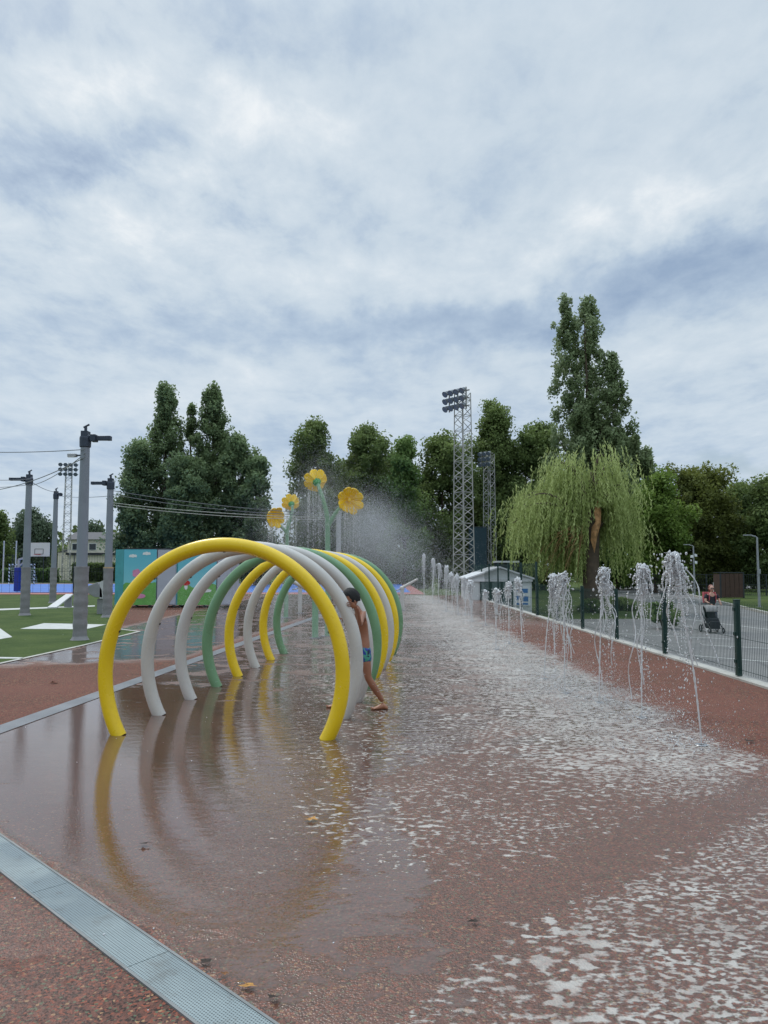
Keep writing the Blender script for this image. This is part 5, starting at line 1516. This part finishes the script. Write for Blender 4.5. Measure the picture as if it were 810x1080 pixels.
hand(hm, wrR, (-.35, -.8, .25), (-.5, -.3, -.8), .135, .35, -1)
merge(body, hm)
hr = MB(); vs = []; fs = []
seg, rings = 24, 12
for i in range(rings + 1):
    ph = -.28 + (PI / 2 + .28) * i / rings
    for k_ in range(seg):
        th = 2 * PI * k_ / seg; x, y, z = math.cos(ph) * math.cos(th), math.cos(ph) * math.sin(th), math.sin(ph)
        front = max(0, math.cos(th))
        if z < .42 and front > .25: z = .42 - (.42 - z) * .12; f_ = math.sqrt(max(0, 1 - z * z)); x, y = f_ * math.cos(th), f_ * math.sin(th)
        jn = 1 + .03 * math.sin(th * 7 + i) + .02 * math.sin(th * 13 - i * 2)
        vs.append(HR_ @ Vector((x * .95 * jn - .05, y * .82 * jn, z * 1.07 * jn + .01)) * .118 + hc)
for i in range(rings):
    for k_ in range(seg):
        k2 = (k_ + 1) % seg; fs.append((i * seg + k_, i * seg + k2, (i + 1) * seg + k2, (i + 1) * seg + k_))
hr.addv(vs, fs); hr.build('hair', M['hair'], boy, smooth=True, recalc=False)
for sy in (-1, 1):
    MB().ball(HR_ @ Vector((.79, sy * .27, .02)) * .118 + hc, .013, 8, 6).build('eye', M['eye'], boy, smooth=True)
MB().ball(HR_ @ Vector((.80, 0, -.50)) * .118 + hc, (.010, .024, .007), 10, 6).build('mouth', M['lips'], boy, smooth=True)
sn = [(hipc + Vector((0, 0, .055)), .088, .098), (hipc, .100, .108), (hL, .086, .086), (hL.lerp(kL, .42), .076, .076), (hR, .086, .086), (hR.lerp(kR, .42), .076, .076)]
skin_mesh('swim_shorts', sn, [(0, 1), (1, 2), (2, 3), (1, 4), (4, 5)], M['shorts'], boy)

# --- the woman pushing the stroller
Yw2 = 29.6; q = Yw2 / FOC
wb = Vector(((748.5 - 405) * q, Yw2, LOW))
wm = thing('person', 'woman in black tee shirt and sunglasses pushing a stroller across the car park', 'person', wb)
nodes = [((0, 0, .90), .15, .12), ((0, 0, 1.08), .13, .10), ((0, 0, 1.28), .155, .11), ((0, 0, 1.42), .06, .055), ((0, -.01, 1.50), .05, .05),
         ((.09, 0, .84), .09, .09), ((.10, -.08, .47), .058, .058), ((.10, .02, .09), .035, .035),
         ((-.09, 0, .84), .09, .09), ((-.10, .10, .47), .058, .058), ((-.10, .26, .10), .035, .035),
         ((.20, 0, 1.36), .06, .06), ((.27, -.08, 1.12), .042, .042), ((.2, -.34, 1.03), .028, .028),
         ((-.20, 0, 1.36), .06, .06), ((-.27, -.08, 1.12), .042, .042), ((-.2, -.34, 1.03), .028, .028)]
edges = [(0, 1), (1, 2), (2, 3), (3, 4), (0, 5), (5, 6), (6, 7), (0, 8), (8, 9), (9, 10), (2, 11), (11, 12), (12, 13), (2, 14), (14, 15), (15, 16)]
body = skin_mesh('body', nodes, edges, M['skin_pale'], wm)
hc = Vector((0, -.03, 1.60)); hm, R_ = head_mesh(hc, -PI / 2, .08, .122, wm, 'skin_pale')
hand(hm, (.2, -.34, 1.03), (-.2, -.9, -.2), (0, -.2, -1), .17, .5, 1); hand(hm, (-.2, -.34, 1.03), (.2, -.9, -.2), (0, -.2, -1), .17, .5, -1)
merge(body, hm)
sn = [((0, 0, .90), .165, .135), ((0, 0, 1.08), .145, .115), ((0, 0, 1.29), .172, .125), ((0, 0, 1.395), .09, .075), ((.2, 0, 1.365), .082, .075), ((.255, -.055, 1.2), .068, .068), ((-.2, 0, 1.365), .082, .075), ((-.255, -.055, 1.2), .068, .068)]
skin_mesh('tee_shirt', sn, [(0, 1), (1, 2), (2, 3), (2, 4), (4, 5), (2, 6), (6, 7)], M['cloth_black'], wm)
sn = [((0, 0, .93), .158, .128), ((.09, 0, .82), .105, .105), ((.10, -.08, .47), .075, .075), ((.10, .02, .12), .05, .05), ((-.09, 0, .82), .105, .105), ((-.10, .10, .47), .075, .075), ((-.10, .26, .13), .05, .05)]
skin_mesh('trousers', sn, [(0, 1), (1, 2), (2, 3), (0, 4), (4, 5), (5, 6)], M['cloth_blue'], wm)
sh = MB(); foot(sh, (.10, .02, .07), (0, -1, 0), .24); foot(sh, (-.10, .26, .07), (0, -1, 0), .24); sh.build('shoes', M['cloth_white'], wm, smooth=True)
hh = MB(); hh.ball((0, .015, 1.635), (.100, .112, .118), 16, 10); hh.ball((0, .09, 1.58), (.085, .05, .12), 12, 8)
hh.build('hair', M['hair_brown'], wm, smooth=True)
fm = MB(); hm2, _ = head_mesh(hc + Vector((0, -.012, -.005)), -PI / 2, .08, .121, wm, 'skin_pale')
sg_ = MB()
for sx in (-1, 1): sg_.ball((sx * .036, -.142, 1.605), (.032, .012, .022), 10, 6)
sg_.bar((-.07, -.143, 1.612), (.07, -.143, 1.612), .008); sg_.build('sunglasses', M['dark'], wm, smooth=True)
MB().ball((0, -.135, 1.54), (.022, .008, .007), 10, 6).build('mouth', M['lips'], wm, smooth=True)
M['bag'] = paint('pink backpack', s2l(176, 84, 92), .8, .1, 8)
bp_ = MB()
for sx in (-1, 1): bp_.tube([(sx * .12, .12, 1.40), (sx * .13, .0, 1.455), (sx * .125, -.13, 1.34), (sx * .13, -.09, 1.12)], .02, 6)
bp_.box((0, .22, 1.25), (.46, .16, .42)); o = bp_.build('backpack', M['bag'], wm, bevel=.01)
o.parent = None; o.location = wb; tag(o, 'pink backpack worn on the back of the woman pushing the stroller', 'backpack')

M['strollerblack'] = paint('stroller black fabric', s2l(30, 32, 40), .7, .2, 8)
M['strollergrey'] = paint('stroller grey fabric', s2l(150, 148, 146), .8, .1, 8)
M['tyre'] = paint('tyre rubber', s2l(24, 24, 26), .7, .1, 10)
sb = wb + Vector((-.02, -.95, 0)); sb.x = (748.5 - 405) / FOC * sb.y
st_ = thing('stroller', 'black baby stroller with grey hood in front of the woman', 'stroller', sb)
fr_ = MB()
for sx in (-1, 1):
    fr_.tube([(sx * .24, .58, 1.03), (sx * .24, .40, .78), (sx * .24, -.05, .38), (sx * .23, -.36, .18)], .018, 8)
    fr_.tube([(sx * .24, .05, .48), (sx * .27, .32, .16)], .018, 8)
fr_.tube([(-.24, .58, 1.03), (.24, .58, 1.03)], .022, 8); fr_.tube([(-.27, .32, .15), (.27, .32, .15)], .014, 6); fr_.tube([(-.23, -.36, .17), (.23, -.36, .17)], .012, 6)
fr_.build('frame', M['dark'], st_, smooth=True)
MB().extrude([(-.2, -.12, .40), (-.2, -.10, .52), (-.2, .16, .54), (-.2, .34, .98), (-.2, .26, 1.0), (-.2, .10, .45)], (.4, 0, 0)).build('seat', M['strollerblack'], st_, bevel=.015)
hd = MB(); vs = []; fs = []
for i in range(9):
    a = -.2 + 1.75 * i / 8
    for j in range(7):
        x_ = -.23 + .46 * j / 6; rr = .30 * (1 - .12 * abs(j - 3) / 3)
        vs.append((x_, .22 - rr * math.sin(a) * .9, .76 + rr * math.cos(a) * .85))
for i in range(8):
    for j in range(6): fs.append((i * 7 + j, i * 7 + j + 1, (i + 1) * 7 + j + 1, (i + 1) * 7 + j))
hd.addv(vs, fs); o = hd.build('hood', M['strollergrey'], st_, smooth=True); md = o.modifiers.new('Solid', 'SOLIDIFY'); md.thickness = .02
MB().box((0, .12, .26), (.40, .42, .16)).build('basket', M['strollerblack'], st_, bevel=.02)
MB().box((0, -.22, .30), (.34, .16, .26)).build('footrest', M['strollerblack'], st_, bevel=.02)
for sx in (-1, 1):
    for y_, r_ in ((.32, .145), (-.36, .105)):
        x_ = sx * (.30 if y_ > 0 else .25)
        w_o = MB().tube([(x_ + (r_ - .024) * 0, y_ + (r_ - .022) * math.cos(a), r_ + (r_ - .022) * math.sin(a)) for a in [2 * PI * i / 20 for i in range(20)]], .022, 8, closed=True).build('wheel', M['tyre'], st_, smooth=True)
        sp_ = MB().tube([(x_ - .025, y_, r_), (x_ + .025, y_, r_)], .03, 8)
        for i in range(5): a = 2 * PI * i / 5; sp_.bar((x_, y_, r_), (x_, y_ + (r_ - .03) * math.cos(a), r_ + (r_ - .03) * math.sin(a)), .012)
        sp_.build('rim', M['mist_grey'], w_o)

# --- distant walker near the white board
Yp = 88; q = Yp / FOC
pb = Vector(((662 - 405) * q, Yp, LOW))
pw2 = thing('person', 'small distant person in a white top walking by the lawn', 'person', pb)
nodes = [((0, 0, .90), .15, .12), ((0, 0, 1.08), .13, .10), ((0, 0, 1.30), .16, .11), ((0, 0, 1.43), .06, .055), ((0, 0, 1.5), .05, .05),
         ((.09, 0, .84), .09, .09), ((.10, -.12, .47), .058, .058), ((.10, -.16, .09), .035, .035), ((-.09, 0, .84), .09, .09), ((-.10, .06, .47), .058, .058), ((-.10, .22, .10), .035, .035),
         ((.20, 0, 1.38), .06, .06), ((.26, .06, 1.1), .042, .042), ((.24, -.06, .86), .03, .03), ((-.20, 0, 1.38), .06, .06), ((-.26, -.02, 1.1), .042, .042), ((-.24, -.16, .88), .03, .03)]
body = skin_mesh('body', nodes, edges, M['skin_pale'], pw2)
hm, _ = head_mesh((0, -.01, 1.61), -PI / 2, 0, .122, pw2, 'skin_pale')
hand(hm, (.24, -.06, .86), (0, -.1, -1), (-1, 0, 0), .17, .2, 1); hand(hm, (-.24, -.16, .88), (0, -.1, -1), (1, 0, 0), .17, .2, -1)
merge(body, hm)
sn = [((0, 0, .90), .165, .135), ((0, 0, 1.08), .15, .12), ((0, 0, 1.31), .175, .13), ((0, 0, 1.40), .09, .075), ((.2, 0, 1.385), .08, .075), ((.25, .05, 1.18), .068, .068), ((-.2, 0, 1.385), .08, .075), ((-.25, -.01, 1.18), .068, .068)]
skin_mesh('shirt', sn, [(0, 1), (1, 2), (2, 3), (2, 4), (4, 5), (2, 6), (6, 7)], M['cloth_white'], pw2)
sn = [((0, 0, .92), .158, .128), ((.09, 0, .82), .105, .105), ((.10, -.12, .47), .075, .075), ((.10, -.16, .12), .05, .05), ((-.09, 0, .82), .105, .105), ((-.10, .06, .47), .075, .075), ((-.10, .22, .13), .05, .05)]
skin_mesh('trousers', sn, [(0, 1), (1, 2), (2, 3), (0, 4), (4, 5), (5, 6)], M['cloth_blue'], pw2)
sh = MB(); foot(sh, (.10, -.16, .07), (0, -1, 0), .24); foot(sh, (-.10, .22, .07), (0, -1, 0), .24); sh.build('shoes', M['dark'], pw2, smooth=True)
hh = MB(); hh.ball((0, .02, 1.65), (.1, .112, .112), 14, 9); hh.build('hair', M['hair'], pw2, smooth=True)
